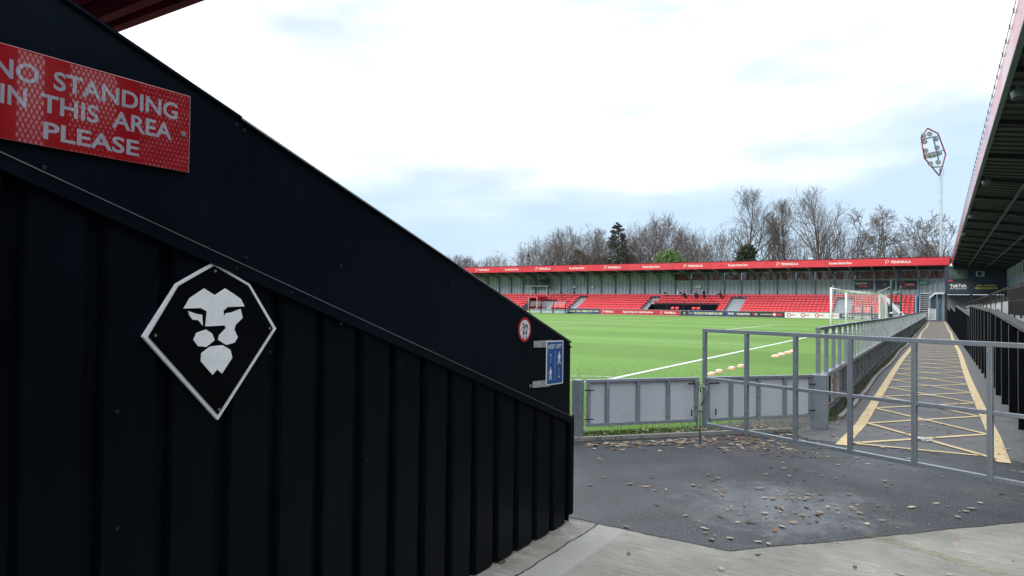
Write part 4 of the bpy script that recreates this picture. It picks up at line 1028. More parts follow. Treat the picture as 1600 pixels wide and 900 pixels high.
seats.sort(key=lambda s_: (s_[0]**2+s_[1]**2))
rn = ['front', 'second', 'third', 'fourth', 'fifth', 'sixth', 'back']
def block(x):
    if x > aisles[1][0]: return 'between the goal end aisle and the steel stair'
    if x > aisles[0][0]: return 'between the two right hand aisles'
    return 'left of the middle aisle above the black box'
def nth(k): return str(k)+('th' if 10 <= k % 100 <= 20 else {1: 'st', 2: 'nd', 3: 'rd'}.get(k % 10, 'th'))
cnt = {}
for i, (x, y, z, r_) in enumerate(sorted(seats[:300], key=lambda q: -q[0])):
    o = bpy.data.objects.new('stadium_seat', SM); COL.objects.link(o); o.location = (x, y, z); cnt[r_] = cnt.get(r_, 0)+1
    tag(o, f'red plastic seat, {nth(cnt[r_])} from the steel stair in the {rn[r_]} row', 'seat', 'red tip seats of the far stand')
rest = MB(); base = [tuple(v.co) for v in SM.vertices]; bf_ = [tuple(p.vertices) for p in SM.polygons]
for (x, y, z, r_) in seats[300:]: rest.add([(a+x, b+y, c+z) for a, b, c in base], bf_)
tag(rest.build('seat_rows', 'seat_red'), 'rows of red plastic seats filling the farther left part of the far stand', 'seating', None, 'stuff')
# two pairs of seats in the enclosed box
for px in (1051, 1058, 1084, 1091):
    o = bpy.data.objects.new('stadium_seat', SM); COL.objects.link(o); o.location = (on_y(px, 480, 92.35).x, 92.05, .55)
    tag(o, ('left' if px in (1051, 1084) else 'right')+' seat of the '+('left' if px < 1070 else 'right')+' pair before the black enclosure', 'seat', 'paired seats before the black box')

# ------------------------------------------------------------------ enclosed black box with rail
bx = thing('enclosure', 'black ribbed enclosure with handrail in the middle of the far stand', 'enclosure', ((box_x0+box_x1)/2, 93.6, 0))
yb_ = rowy(2)-.1
mb = MB(); x = box_x0
while x < box_x1: mb.box(x, min(x+.26, box_x1), yb_-.03, yb_, .5, 1.62); mb.box(min(x+.26, box_x1), min(x+.3, box_x1), yb_-.01, yb_+.005, .5, 1.62); x += .3
mb.build('ribbed_panel', 'black_sheet', bx)
mb = MB(); mb.prism([(box_x0, 92.95, .3), (box_x0, yb_, .3), (box_x0, yb_, 1.62), (box_x0, 92.95, .9)], (.05, 0, 0)); mb.prism([(box_x1, 92.95, .3), (box_x1, yb_, .3), (box_x1, yb_, 1.62), (box_x1, 92.95, .9)], (.05, 0, 0)); mb.build('side_panel', 'black_sheet', bx)
mb = MB(); mb.bar((box_x0-.2, yb_, 2.02), (box_x1+.1, yb_, 2.02), .06)
for i in range(5): x = box_x0-.2+(box_x1-box_x0+.3)*i/4; mb.bar((x, yb_, .6), (x, yb_, 2.02), .07)
mb.bar((box_x0-.9, 92.7, 1.2), (box_x0-.2, yb_, 2.02), .06); mb.bar((box_x0-.9, 92.7, .2), (box_x0-.9, 92.7, 1.2), .06); mb.build('guard_rail', 'black_metal', bx)

# press desk on the top rows
d0, d1 = on_y(1032, 461, rowy(6)).x, on_y(1128, 461, rowy(6)).x
dk = thing('press_desk', 'long narrow pale press desk across the back row of the far stand', 'desk', (d0, rowy(6), rowz(5)))
dz = rowz(5)+.98
MB().box(d0, d1, rowy(6)-.42, rowy(6)-.02, dz-.05, dz).build('desk_top', 'rail_paint', dk)
for i in range(6): x = d0+.2+(d1-d0-.4)*i/5; MB().bar((x, rowy(6)-.2, rowz(5)), (x, rowy(6)-.2, dz-.05), .05).build('leg', 'black_metal', dk)
for i, px in enumerate((1040, 1064)):
    x = on_y(px, 461, rowy(6)).x; o = thing('monitor', 'small black monitor on the press desk, '+('left one' if i == 0 else 'one beside the crouching person'), 'monitor', (x, rowy(6)-.2, dz), 'monitors on the press desk')
    MB().box(x-.22, x+.22, rowy(6)-.22, rowy(6)-.18, dz+.05, dz+.34).build('screen', 'black_metal', o); MB().box(x-.09, x+.09, rowy(6)-.26, rowy(6)-.14, dz, dz+.05).build('foot', 'black_metal', o)
bgx = on_y(1109, 467, rowy(4)).x
mb = MB(); mb.tube([(bgx, rowy(5), rowz(5)+.02), (bgx, rowy(5), rowz(5)+.2), (bgx, rowy(5), rowz(5)+.42), (bgx, rowy(5), rowz(5)+.5)], [.24, .27, .2, .05], 10)
tag(mb.build('bag', 'cloth_black', smooth=True), 'black bag on the seat row between two standing people', 'bag')

# ------------------------------------------------------------------ people
def make_person(label, loc, face, pose, jacket, trousers='cloth_black'):
    """one skinned body; joints in metres; face = heading angle; pose supplies joint positions (x side, y forward, z up)"""
    J = pose; names = list(J.keys()); idx = {n: i for i, n in enumerate(names)}
    E_ = [('pelvis', 'waist'), ('waist', 'chest'), ('chest', 'neck'), ('neck', 'chin'), ('chin', 'head'), ('head', 'crown')]
    for s_ in 'LR':
        E_ += [('chest', 'sh'+s_), ('sh'+s_, 'el'+s_), ('el'+s_, 'wr'+s_), ('wr'+s_, 'ha'+s_), ('pelvis', 'hip'+s_), ('hip'+s_, 'kn'+s_), ('kn'+s_, 'an'+s_), ('an'+s_, 'to'+s_)]
    rad = dict(pelvis=.15, waist=.145, chest=.165, neck=.055, chin=.07, head=.095, crown=.06)
    rd = dict(sh=.075, el=.055, wr=.038, ha=.035, hip=.10, kn=.07, an=.05, to=.045)
    me = bpy.data.meshes.new('person'); me.from_pydata([J[n] for n in names], [(idx[a], idx[b]) for a, b in E_], [])
    o = bpy.data.objects.new('person', me); COL.objects.link(o)
    sk = o.modifiers.new('skin', 'SKIN'); sk.use_smooth_shade = True
    for n_, i in idx.items():
        r_ = rad.get(n_) or rd[n_[:-1]]; me.skin_vertices[0].data[i].radius = (r_, r_*(.8 if n_ in ('pelvis', 'waist', 'chest') else 1))
    me.skin_vertices[0].data[idx['pelvis']].use_root = True
    sb = o.modifiers.new('sub', 'SUBSURF'); sb.levels = sb.render_levels = 2
    dg = bpy.context.evaluated_depsgraph_get(); m2 = bpy.data.meshes.new_from_object(o.evaluated_get(dg)); o.modifiers.clear(); o.data = m2
    m2.materials.clear()
    for m_ in (jacket, trousers, 'skin'): m2.materials.append(MAT[m_])
    hz = J['head'][2]; nz = J['neck'][2]+.03
    for p in m2.polygons:
        c_ = p.center; dh = (c_-Vector(J['head'])).length
        hand = min((c_-Vector(J['haL'])).length, (c_-Vector(J['haR'])).length)
        if dh < .17 or hand < .07: p.material_index = 2
        elif (c_-Vector(J['pelvis'])).length < .12 or c_.z < J['pelvis'][2]-.06 and min((c_-Vector(J['elL'])).length, (c_-Vector(J['elR'])).length, (c_-Vector(J['wrL'])).length, (c_-Vector(J['wrR'])).length) > .14: p.material_index = 1
        p.use_smooth = True
    o.location = loc; o.rotation_euler = (0, 0, face); tag(o, label, 'person', 'people in the far stand')
    H = Vector(J['head']); mb = MB(); vs = []; fs = []
    for i in range(7):
        for j in range(12):
            th, ph = PI*.62*i/6, 2*PI*j/12; vs.append(H+Vector((.105*math.sin(th)*math.cos(ph), -.02+.118*math.sin(th)*math.sin(ph)*(1 if math.sin(ph) < .3 else .75), .03+.125*math.cos(th))))
    for i in range(6):
        for j in range(12): fs.append((i*12+j, i*12+(j+1) % 12, (i+1)*12+(j+1) % 12, (i+1)*12+j))
    mb.add(vs, fs); h_ = mb.build('hair', 'hair_dark', None, smooth=True); h_.parent = o
    mb = MB(); mb.tube([H+Vector((0, .085, .02)), H+Vector((0, .125, -.02)), H+Vector((0, .085, -.03))], [.01, .018, .012], 6); n_ = mb.build('nose', 'skin', None, smooth=True); n_.parent = o
    return o
def stand_pose(lean=0, armL=(.0, .1), armR=(.0, .1), reach=0, step=.1):
    P = dict(pelvis=(0, 0, .93), waist=(0, lean*.3, 1.08), chest=(0, lean*.75, 1.33), neck=(0, lean*.95, 1.50), chin=(0, lean*1.0+.01, 1.56), head=(0, lean*1.06+.03, 1.64), crown=(0, lean*1.08+.02, 1.74))
    for s_, sg_ in (('L', -1), ('R', 1)):
        P['sh'+s_] = (sg_*.19, lean*.8, 1.41); P['hip'+s_] = (sg_*.10, 0, .88); P['kn'+s_] = (sg_*.11, .04+sg_*step*.3, .48); P['an'+s_] = (sg_*.12, -.02+sg_*step, .09); P['to'+s_] = (sg_*.13, .13+sg_*step, .04)
        f_, d_ = (armL if s_ == 'L' else armR)
        P['el'+s_] = (sg_*.25, lean*.8+f_*.6+.0, 1.41-.29+abs(f_)*.08); P['wr'+s_] = (sg_*.20, lean*.8+f_*1.0+.18, 1.41-.45+f_*.35+d_); P['ha'+s_] = (sg_*.17, lean*.8+f_*1.1+.26, 1.41-.48+f_*.42+d_)
    return P
rowl = 5; fy_, fz_ = rowy(rowl)+.10, rowz(rowl)
make_person('standing person in dark blue coat facing away to the press desk', (on_y(1088, 460, fy_).x, fy_-.1, rowz(4)+.02), 0, stand_pose(.05, (.1, .05), (.12, .05), step=.03), 'cloth_navy')
make_person('tallest standing person in dark jacket looking left over the desk', (on_y(1100.5, 460, fy_).x, fy_-.1, fz_), R(70), stand_pose(.03, (.05, .0), (.08, .0)), 'cloth_navy')
make_person('person in black jacket leaning left with an arm stretched over the desk', (on_y(1128, 460, fy_).x, fy_-.1, rowz(4)+.15), R(95), stand_pose(.24, (.32, .05), (.38, .0), step=.16), 'cloth_black')
sit = stand_pose(.10, (.2, .1), (.2, .0))
make_person('person in black jacket stooping at the left end of the group', (on_y(1071.5, 460, fy_).x, fy_-.1, rowz(4)-.02), R(60), stand_pose(.30, (.28, .1), (.1, .0), step=.14), 'cloth_black')

# ------------------------------------------------------------------ camera platform on the back wall
g0, g1 = on_y(822.5, 446, BY-1.2).x, on_y(858.5, 446, BY-1.2).x
gp_ = thing('camera_platform', 'black railed camera platform high on the far cladding', 'platform', (g0, BY-1, 4.5))
gz = on_y(840, 446.5, BY-1.4).z
MB().box(g0, g1, BY-1.6, BY-.12, gz-.12, gz).build('deck', 'rail_paint', gp_)
mb = MB()
for z in (gz+.4, gz+.75, gz+1.1): mb.bar((g0, BY-1.6, z), (g1, BY-1.6, z), .11); mb.bar((g0, BY-1.6, z), (g0, BY-.15, z), .05); mb.bar((g1, BY-1.6, z), (g1, BY-.15, z), .05)
for i in range(5): x = g0+(g1-g0)*i/4; mb.bar((x, BY-1.6, gz), (x, BY-1.6, gz+1.1), .10)
mb.build('guard_rail', 'black_metal', gp_)
for x in (g0+1.0, g1-.35): MB().bar((x, BY-1.4, rowz(6)), (x, BY-1.4, gz-.12), .12).build('support', 'rail_paint', gp_)
MB().bar((g1-.9, BY-.9, gz-.1), (g1+.4, BY-.9, rowz(6)), .06).build('ladder', 'rail_paint', gp_)
tv = thing('broadcast_camera', 'covered black broadcast camera on the platform of the far stand', 'camera', (g1-.9, BY-1, gz))
cx_ = g1-.95; MB().box(cx_-.75, cx_+.55, BY-1.15, BY-.75, gz+.55, gz+.98).build('camera_body', 'black_metal', tv, bevel=.06)
MB().tube([(cx_-.7, BY-.95, gz+.78), (cx_-1.15, BY-1.05, gz+.80)], [.13, .16], 10).build('lens', 'black_metal', tv)
for a_ in (0, 120, 240): MB().tube([(cx_, BY-.95, gz+.55), (cx_+.4*math.cos(R(a_)), BY-.95+.4*math.sin(R(a_)), gz+.01)], .03, 6).build('leg', 'black_metal', tv)
p = on_y(841.5, 432.5, BY-.3); sp = thing('loudspeaker', 'white wall loudspeaker above the camera platform', 'loudspeaker', tuple(p))
MB().box(p.x-.2, p.x+.2, p.y-.1, p.y+.18, p.z-.22, p.z+.2).build('casing', 'white_metal', sp, bevel=.03); MB().disc((p.x, p.y-.1, p.z), (0, -1, 0), .13, .01, 12).build('cone', 'board_black', sp)

# ------------------------------------------------------------------ tunnel with stair rails
tn = thing('players_tunnel', 'red framed players tunnel with black rails in the far stand', 'tunnel', ((tun_x0+tun_x1)/2, 93, 0))
tx0, tx1 = on_y(826.5, 470, 92.9).x, on_y(839, 470, 92.9).x
MB().box(tx0-.02, tx1+.02, 92.9, 96.0, 2.35, 2.62).build('canopy', 'stand_red', tn); MB().box(tx0-.02, tx0+.1, 92.9, 95.8, 0, 2.348).build('side_wall', 'logo_red', tn); MB().box(tx1-.1, tx1+.02, 92.9, 95.8, 0, 2.348).build('side_wall', 'logo_red', tn)
MB().box(tx0+.1, tx1-.1, 95.6, 95.7, 0, 2.34).build('dark_door', 'board_black', tn)
MB().bar((tx0-.06, 92.85, 0), (tx0-.06, 92.85, 2.5), .08).build('post', 'rail_paint', tn); MB().bar((tx1+.06, 92.85, 0), (tx1+.06, 92.85, 2.5), .08).build('post', 'rail_paint', tn)
mb = MB(); mb.prism([(tx0-2.3, 92.8, .2), (tx0-.1, 92.8, .2), (tx0-.1, 92.8, 1.6)], (0, .06, 0)); mb.build('raking_panel', 'board_black', tn)
mb = MB()
for z in (0, -.5): mb.bar((tx1+.2, 93.6, 1.9+z), (tx1+4.2, 97.3, 3.9+z), .06)
for t in (0, .33, .66, 1): mb.bar((tx1+.2+4*t, 93.6+3.7*t, .9+2*t), (tx1+.2+4*t, 93.6+3.7*t, 1.9+2*t), .06)
mb.bar((tx0-2.3, 92.9, 1.1), (tx0-.3, 94.5, 2.2), .06); mb.bar((tx0-2.3, 92.9, .2), (tx0-2.3, 92.9, 1.1), .06); mb.bar((tx0-.3, 94.5, 1), (tx0-.3, 94.5, 2.2), .06); mb.build('handrail', 'black_metal', tn)

# ------------------------------------------------------------------ dugouts
def dugout(px0, px1, Y, h, lab, n=4):
    x0, x1 = on_y(px0, 480, Y).x, on_y(px1, 480, Y).x
    dg_ = thing('dugout', lab, 'dugout', ((x0+x1)/2, Y, 0), 'team dugouts')
    def arcp(x): return [(x, Y-.05, .0), (x, Y-.02, h*.55), (x, Y+.12, h*.82), (x, Y+.38, h*.97), (x, Y+.75, h), (x, Y+1.3, h*.98)]
    for i in range(n):
        x = x0+(x1-x0)*i/(n-1); MB().tube(arcp(x), .075, 6).build('rib', 'black_metal', dg_); MB().bar((x, Y+1.3, 0), (x, Y+1.3, h*.98), .07).build('back_post', 'black_metal', dg_)
    vs = []; 
    for x in (x0, x1): vs += [(a, b+.03, c) for a, b, c in arcp(x)][1:]
    MB().add(vs, [(i, i+1, 5+i+1, 5+i) for i in range(4)]).build('clear_roof', 'clear_perspex', dg_, smooth=True)
    MB().box(x0, x1, Y+.02, Y+.1, .05, .48).build('kick_board', 'terrace_concrete', dg_)
    for z in (.52, h): MB().bar((x0, Y+.0 if z < 1 else Y+.75, z), (x1, Y+.0 if z < 1 else Y+.75, z), .05).build('rail', 'black_metal', dg_)
    MB().box(x0+.1, x1-.1, Y+.75, Y+1.15, .3, .42).build('bench', 'terrace_concrete', dg_)
dugout(827, 883.5, 90.3, 1.85, 'long clear roofed dugout with black ribs beside the tunnel')
dugout(1333, 1361.5, 90.6, 1.6, 'smaller clear roofed dugout seen through the goal net', 3)
# kit and steward bits beside the dugout
x = on_y(824, 487, 90.0).x; mb = MB(); mb.box(x-.25, x+.3, 89.8, 90.1, .02, .3)
tag(mb.build('kit_bag', 'hi_vis', bevel=.06), 'small yellow kit bag on the grass beside the far dugout', 'bag')
# away enclosure
ax0, ax1 = away_x0, away_x1
aw = thing('away_enclosure', 'small black fronted enclosure behind the green posts', 'enclosure', ((ax0+ax1)/2, 93, 0))
MB().box(ax0, ax1, 92.75, 92.85, .3, 1.7).build('black_front', 'board_black', aw); mb = MB(); mb.bar((ax0, 92.9, 2.2), (ax1+1.6, 92.9, 2.2), .05); mb.bar((ax0, 92.9, .3), (ax0, 92.9, 2.2), .05); mb.bar((ax1+1.6, 92.9, .3), (ax1+1.6, 92.9, 2.2), .05); mb.build('guard_rail', 'black_metal', aw)

# ------------------------------------------------------------------ perimeter advertising boards
AYb = 91.9
def board(px0, px1, mat, lab, items, h=.76):
    x0, x1 = on_y(px0, 490, AYb).x, on_y(px1, 490, AYb).x-.02
    b_ = thing('advert_board', lab, 'advert', ((x0+x1)/2, AYb, 0), 'advert boards along the far touchline')
    pn = MB().box(x0, x1, AYb, AYb+.05, .06, h).build('board_panel', mat, b_)
    MB().box(x0, x1, AYb-.02, AYb-.002, 0, .055).build('bottom_rail', 'galvanised', b_); MB().box(x0, x1, AYb-.03, AYb+.06, h+.002, h+.04).build('top_rail', 'galvanised', b_)
    for it in items:
        kind = it[0]; xc = x0+(x1-x0)*it[1]; w = (x1-x0)*it[2]
        if kind == 't': lettering(it[4], (xc, AYb, .42 if len(it) < 6 else it[5]), AX, AZ, w, it[3], it[6] if len(it) > 6 else 'sign_white', pn, bold=.03, lift=.012)
        elif kind == 'logo':
            MB().disc((xc, AYb-.003, .42), (0, -1, 0), .25, .006, 20).build('logo_ring', it[3], pn); MB().disc((xc, AYb-.011, .42), (0, -1, 0), .15, .004, 16).build('logo_centre', it[4], pn)
        elif kind == 'bar': MB().box(xc-w/2, xc+w/2, AYb-.01, AYb-.003, .42-it[3]/2, .42+it[3]/2).build('logo_bar', it[4], pn)
        elif kind == 'p':
            q = Vector((xc, AYb-.02, .42)); MB().tube([q+Vector((-.1, 0, -.22)), q+Vector((-.1, 0, .1)), q+Vector((0, 0, .2)), q+Vector((.14, 0, .14)), q+Vector((.1, 0, -.02)), q+Vector((0, 0, -.04))], .03, 5).build('logo_mark', 'sign_white', pn)
board(886, 937, 'board_navy', 'navy board with pale yellow lettering next to the dugout', [('t', .16, .2, .28, 'FUTURE', .42, 'pale_yellow_print'), ('t', .55, .5, .28, 'FULL FIBRE FOR', .42, 'pale_yellow_print'), ('t', .9, .15, .2, 'TalkTalk', .45, 'sign_white')])
board(937.3, 1062, 'logo_red', 'long red board reading PENINSULA Supporting your small business', [('p', .045, 0), ('t', .125, .115, .28, 'PENINSULA'), ('t', .49, .38, .34, 'Supporting your small business'), ('p', .785, 0), ('t', .89, .135, .28, 'PENINSULA')])
board(1063.3, 1075.5, 'board_black', 'short black board with one small white crest', [('t', .5, .16, .3, 'S')])
board(1076, 1149, 'board_navy', 'navy board with yellow slogan about the future of broadband', [('t', .42, .62, .3, 'THE FUTURE OF BROADBAND FULL FIBRE', .42, 'pale_yellow_print'), ('t', .91, .13, .26, 'TalkTalk', .45, 'sign_white'), ('bar', .045, .05, .06, 'sign_white')])
board(1149.3, 1226, 'board_black', 'black board reading FOUNDATION 92 FC', [('t', .16, .27, .28, 'FOUNDATION'), ('t', .37, .05, .26, '92', .42, 'logo_red'), ('t', .43, .05, .26, 'FC'), ('t', .64, .24, .13, 'FOUNDATION92.CO.UK'), ('logo', .80, 0, 'logo_red', 'sign_white'), ('bar', .89, .13, .28, 'logo_red')])
bw = []
for i in range(4): bw += [('logo', .075+.265*i, 0, 'logo_red', 'board_white'), ('bar', .075+.265*i+.075, .09, .16, 'logo_red'), ('t', .075+.265*i+.075, .08, .1, 'CENTRAL', .42, 'sign_white')]
board(1226.3, 1311, 'board_white', 'white board with a row of red ring logos', bw)
board(1311.3, 1372, 'board_navy', 'navy board with yellow lettering behind the goal net', [('t', .5, .8, .3, 'FAST RELIABLE FIBRE BROADBAND', .42, 'pale_yellow_print')])

# banners on the cladding
def banner(px0, px1, py0, py1, mat, lab, name='banner', cat='banner', Y=None):
    Y = Y or BY-.36; a_, b_ = on_y(px0, py0, Y), on_y(px1, py1, Y)
    t_ = thing(name, lab, cat, ((a_.x+b_.x)/2, Y, b_.z)); MB().box(a_.x, b_.x, Y, Y+.03, b_.z, a_.z).build('banner_sheet', mat, t_)
    return t_, (a_.x+b_.x)/2, (a_.z+b_.z)/2, b_.x-a_.x, a_.z-b_.z, Y
t_, xc, zc, w, h, Y = banner(1335.5, 1364.5, 438.5, 451, 'banner_navy', 'dark banner reading FOUNDATION 92 on the far cladding')
lettering('FOUNDATION', (xc-.15*w, Y, zc+.15*h), AX, AZ, w*.62, h*.24, 'sign_white', t_, bold=.02, lift=.01); lettering('92', (xc+.32*w, Y, zc+.15*h), AX, AZ, w*.12, h*.24, 'logo_red', t_, bold=.02, lift=.01); MB().box(xc-w*.28, xc+w*.2, Y-.01, Y-.003, zc-h*.3, zc-h*.1).build('red_bar', 'logo_red', t_)
t_, xc, zc, w, h, Y = banner(1368.5, 1397.5, 438.5, 451, 'banner_navy', 'dark banner reading FC behind the green posts')
lettering('FC', (xc, Y, zc), AX, AZ, w*.18, h*.28, 'rail_paint', t_, bold=.01, lift=.01)
t_, xc, zc, w, h, Y = banner(1402.5, 1432.5, 438.5, 451, 'banner_navy', 'dark banner with red ring logo reading CENTRAL')
mb = MB(); mb.disc((xc-.22*w, Y-.003, zc), (0, -1, 0), h*.36, .006, 20); mb.build('logo_ring', 'logo_red', t_); MB().disc((xc-.22*w, Y-.011, zc), (0, -1, 0), h*.25, .004, 16).build('logo_centre', 'banner_navy', t_)
MB().box(xc-.1*w, xc+.38*w, Y-.01, Y-.003, zc-h*.14, zc+h*.16).build('red_bar', 'logo_red', t_); lettering('CENTRAL', (xc+.16*w, Y-.01, zc), AX, AZ, w*.4, h*.17, 'sign_white', t_, bold=.01, lift=.005)
t_, xc, zc, w, h, Y = banner(1436.5, 1451, 439, 444.2, 'exit_green', 'green EXIT sign above the steel stair', 'exit_sign', 'sign')
lettering('EXIT', (xc+.0*w, Y, zc), AX, AZ, w*.7, h*.62, 'sign_white', t_, bold=.02, lift=.01)
t_, xc, zc, w, h, Y = banner(1087, 1095, 446, 450.2, 'board_white', 'small white sign above the people in the far stand', 'wall_sign', 'sign')
lettering('PRESS\nAREA', (xc, Y, zc), AX, AZ, w*.6, h*.6, 'board_navy', t_, bold=.01, lift=.01)
banner(896, 899, 447, 449.8, 'board_white', 'small square white sign on the cladding right of the dugout', 'wall_sign', 'sign')
banner(924, 927.5, 447, 450, 'board_white', 'small white sign on a column beside the cladding door', 'wall_sign', 'sign')
banner(1300, 1303.5, 445.5, 448.8, 'board_white', 'small white sign on the column above the goal post', 'wall_sign', 'sign')

# ================================================================== GOAL
def net_panel(mb, A, B, C, D, cell, r=.005, sag=0.0):
    """net between corner points A-B-C-D; strings both ways"""
    A, B, C, D = map(Vector, (A, B, C, D)); nu = max(2, int((B-A).length/cell)); nv = max(2, int((D-A).length/cell))
    def P(u_, v_):
        p = (A*(1-u_)+B*u_)*(1-v_)+(D*(1-u_)+C*u_)*v_; p = p.copy(); p.z -= sag*math.sin(PI*u_)*math.sin(PI*v_); return p
    for i in range(nu+1):
        mb.tube([P(i/nu, j/8) for j in range(9)], r, 3, cap=False)
    for j in range(nv+1):
        mb.tube([P(i/8, j/nv) for i in range(9)], r, 3, cap=False)
gl_ = thing('football_goal', 'white football goal with white net on the goal line', 'goal', (GX, G0, 0))
for y, nm in ((G0, 'post'), (G1, 'post')): MB().tube([(GX, y, 0), (GX, y, 2.49)], .06, 14).build(nm, 'goal_white', gl_, smooth=True)
MB().tube([(GX, G0, 2.44), (GX, G1, 2.44)], .055, 14).build('crossbar', 'goal_white', gl_, smooth=True)
nx = GX+2.3; zb2 = 2.2
net = MB()
net_panel(net, (nx, G0, zb2), (nx, G1, zb2), (nx+.15, G1, 0), (nx+.15, G0, 0), .2, .004)
net_panel(net, (GX, G0, 2.42), (GX, G1, 2.42), (nx, G1, zb2), (nx, G0, zb2), .13, sag=.1)
net_panel(net, (GX, G0, 2.42), (nx, G0, zb2), (nx+.15, G0, 0), (GX, G0, 0), .13)
net_panel(net, (GX, G1, 2.42), (nx, G1, zb2), (nx+.15, G1, 0), (GX, G1, 0), .13)
net.build('net', 'net_white', gl_)
mb = MB(); mb.box(GX+.1, GX+2.4, G0-.03, G0+.03, .0, .05); mb.box(GX+.1, GX+2.4, G1-.03, G1+.03, .0, .05); mb.box(nx+.1, nx+.16, G0, G1, .0, .05); mb.build('ground_frame', 'goal_white', gl_)
# green stanchions with guy ropes
for i, (px, ptop) in enumerate(((1392.5, 436.5), (1407.5, 446.5))):
    gx = -2.05; q = on_x(px, ptop, gx)
    s_ = thing('net_stanchion', ('nearer taller dark green net post behind the goal', 'farther dark green net post behind the goal')[i], 'post', (gx, q.y, 0), 'green posts behind the goal')
    MB().tube([(gx, q.y, 0), (gx, q.y, q.z)], .055 if i == 0 else .06, 10).build('post', 'post_green', s_, smooth=True)
    ty = G0 if i == 0 else G1
    MB().tube([(gx, q.y, q.z-.35), (nx, ty, zb2+.02)], .014, 5).build('guy_rope', 'net_white', s_)
    MB().box(gx-.07, gx+.07, q.y-.07, q.y+.07, 1.1, 1.18).build('clamp', 'white_metal', s_)
# spare goal further on
sg2 = thing('spare_goal', 'second white goal with sloping net parked farther along the fence', 'goal', (-3.3, 58, 0))
hx, y0_, y1_, h2 = -3.75, 58.0, 65.3, 2.44
for y in (y0_, y1_): MB().tube([(hx, y, 0), (hx, y, h2)], .06, 10).build('post', 'goal_white', sg2)
MB().tube([(hx, y0_, h2), (hx, y1_, h2)], .06, 10).build('crossbar', 'goal_white', sg2)
mb = MB()
net_panel(mb, (hx, y0_, h2), (hx, y1_, h2), (hx+2.1, y1_, 0), (hx+2.1, y0_, 0), .24, .008)
mb.build('net', 'net_white', sg2)
mb = MB(); mb.add([], [])
# ------------------------------------------------------------------ marker cones
for i, (px, py) in enumerate(((1112, 586), (1124, 581.6), (1143.5, 576.8), (1158, 573.4), (1212, 557.6), (1221, 554.6), (1231, 552), (1239, 549.6))):
    p = on_z(px, py); mb = MB(); r0 = .095 if i < 4 else .125
    first = ('frontmost', 'second', 'third', 'fourth')[i % 4]
    c_ = thing('marker_cone', f'{first} flat orange marker disc in the '+('nearer' if i < 4 else 'farther')+' row on the grass', 'marker', tuple(p), 'orange training markers')
    mb.tube([p+AZ*.002, p+AZ*.018, p+AZ*.045], [r0, r0*.9, r0*.75], 16); mb.build('rim', 'cone_orange', c_, smooth=False)
    MB().tube([p+AZ*.046, p+AZ*.062], [r0*.77, r0*.3], 14).build('pale_top', 'cone_white', c_)

# ================================================================== FLOODLIGHT
fl0 = on_y(1470.5, 400, 103.0); fX = fl0.x
ft = thing('floodlight_mast', 'tall pale floodlight mast with red diamond shaped lamp frame', 'floodlight', (fX, 103, 0))
tz = on_y(1471, 274, 103).z
MB().tube([(fX, 103, 0), (fX, 103, tz)], [.24, .17], 12).build('mast', 'rail_paint', ft, smooth=True)
# lamp frame turned about the mast
hv = [(265, 105), (175, 247), (218, 525), (437, 757), (520, 430), (411, 155)]
hp_ = [on_y(1420+x/9, 190+y/9, 102.6) for x, y in hv]
cen = sum(hp_, Vector())/6
turned = []
for p in hp_: v_ = p-cen; turned.append(Vector((p.x, p.y+v_.x*.9, p.z)))
fr = MB()
for a, b in zip(turned, turned[1:]+turned[:1]): fr.tube([a, b], .085, 6)
fr.build('lamp_frame', 'mast_red', ft)
def hq(x, y):
    p = on_y(1420+x/9, 190+y/9, 102.6); return Vector((p.x, p.y+(p-cen).x*.9, p.z))
br = MB()
for a, b in (((185, 275), (410, 190)), ((218, 478), (490, 380)), ((340, 640), (470, 615)), ((345, 235), (420, 530)), ((440, 640), (437, 750))): br.tube([hq(*a), hq(*b)], .09, 6)
br.tube([Vector((fX, 103, tz-.1)), hq(437, 750)], .09, 6)
br.build('cross_bars', 'steel_grey_paint', ft)
for (x, y) in ((300, 180), (217, 215), (387, 240), (232, 300), (405, 355), (245, 420), (437, 430), (258, 495), (310, 485), (365, 465), (420, 560), (310, 595)):
    q = hq(x, y)+Vector((0, -.15, 0)); lm = MB(); dr = Vector((-.5, -.75, -.45)).normalized(); lm.tube([q-dr*.22, q-dr*.02, q+dr*.16], [.12, .30, .33], 12); l_ = lm.build('lamp', 'galvanised', ft)
    MB().disc(q+dr*.162, dr, .30, .02, 14).build('lamp_lens', 'lamp_glass', l_)
MB().tube([(fX+.3, 103, tz-.1), (fX+.3, 103, tz+.8)], .03, 5).build('lightning_rod', 'galvanised', ft)

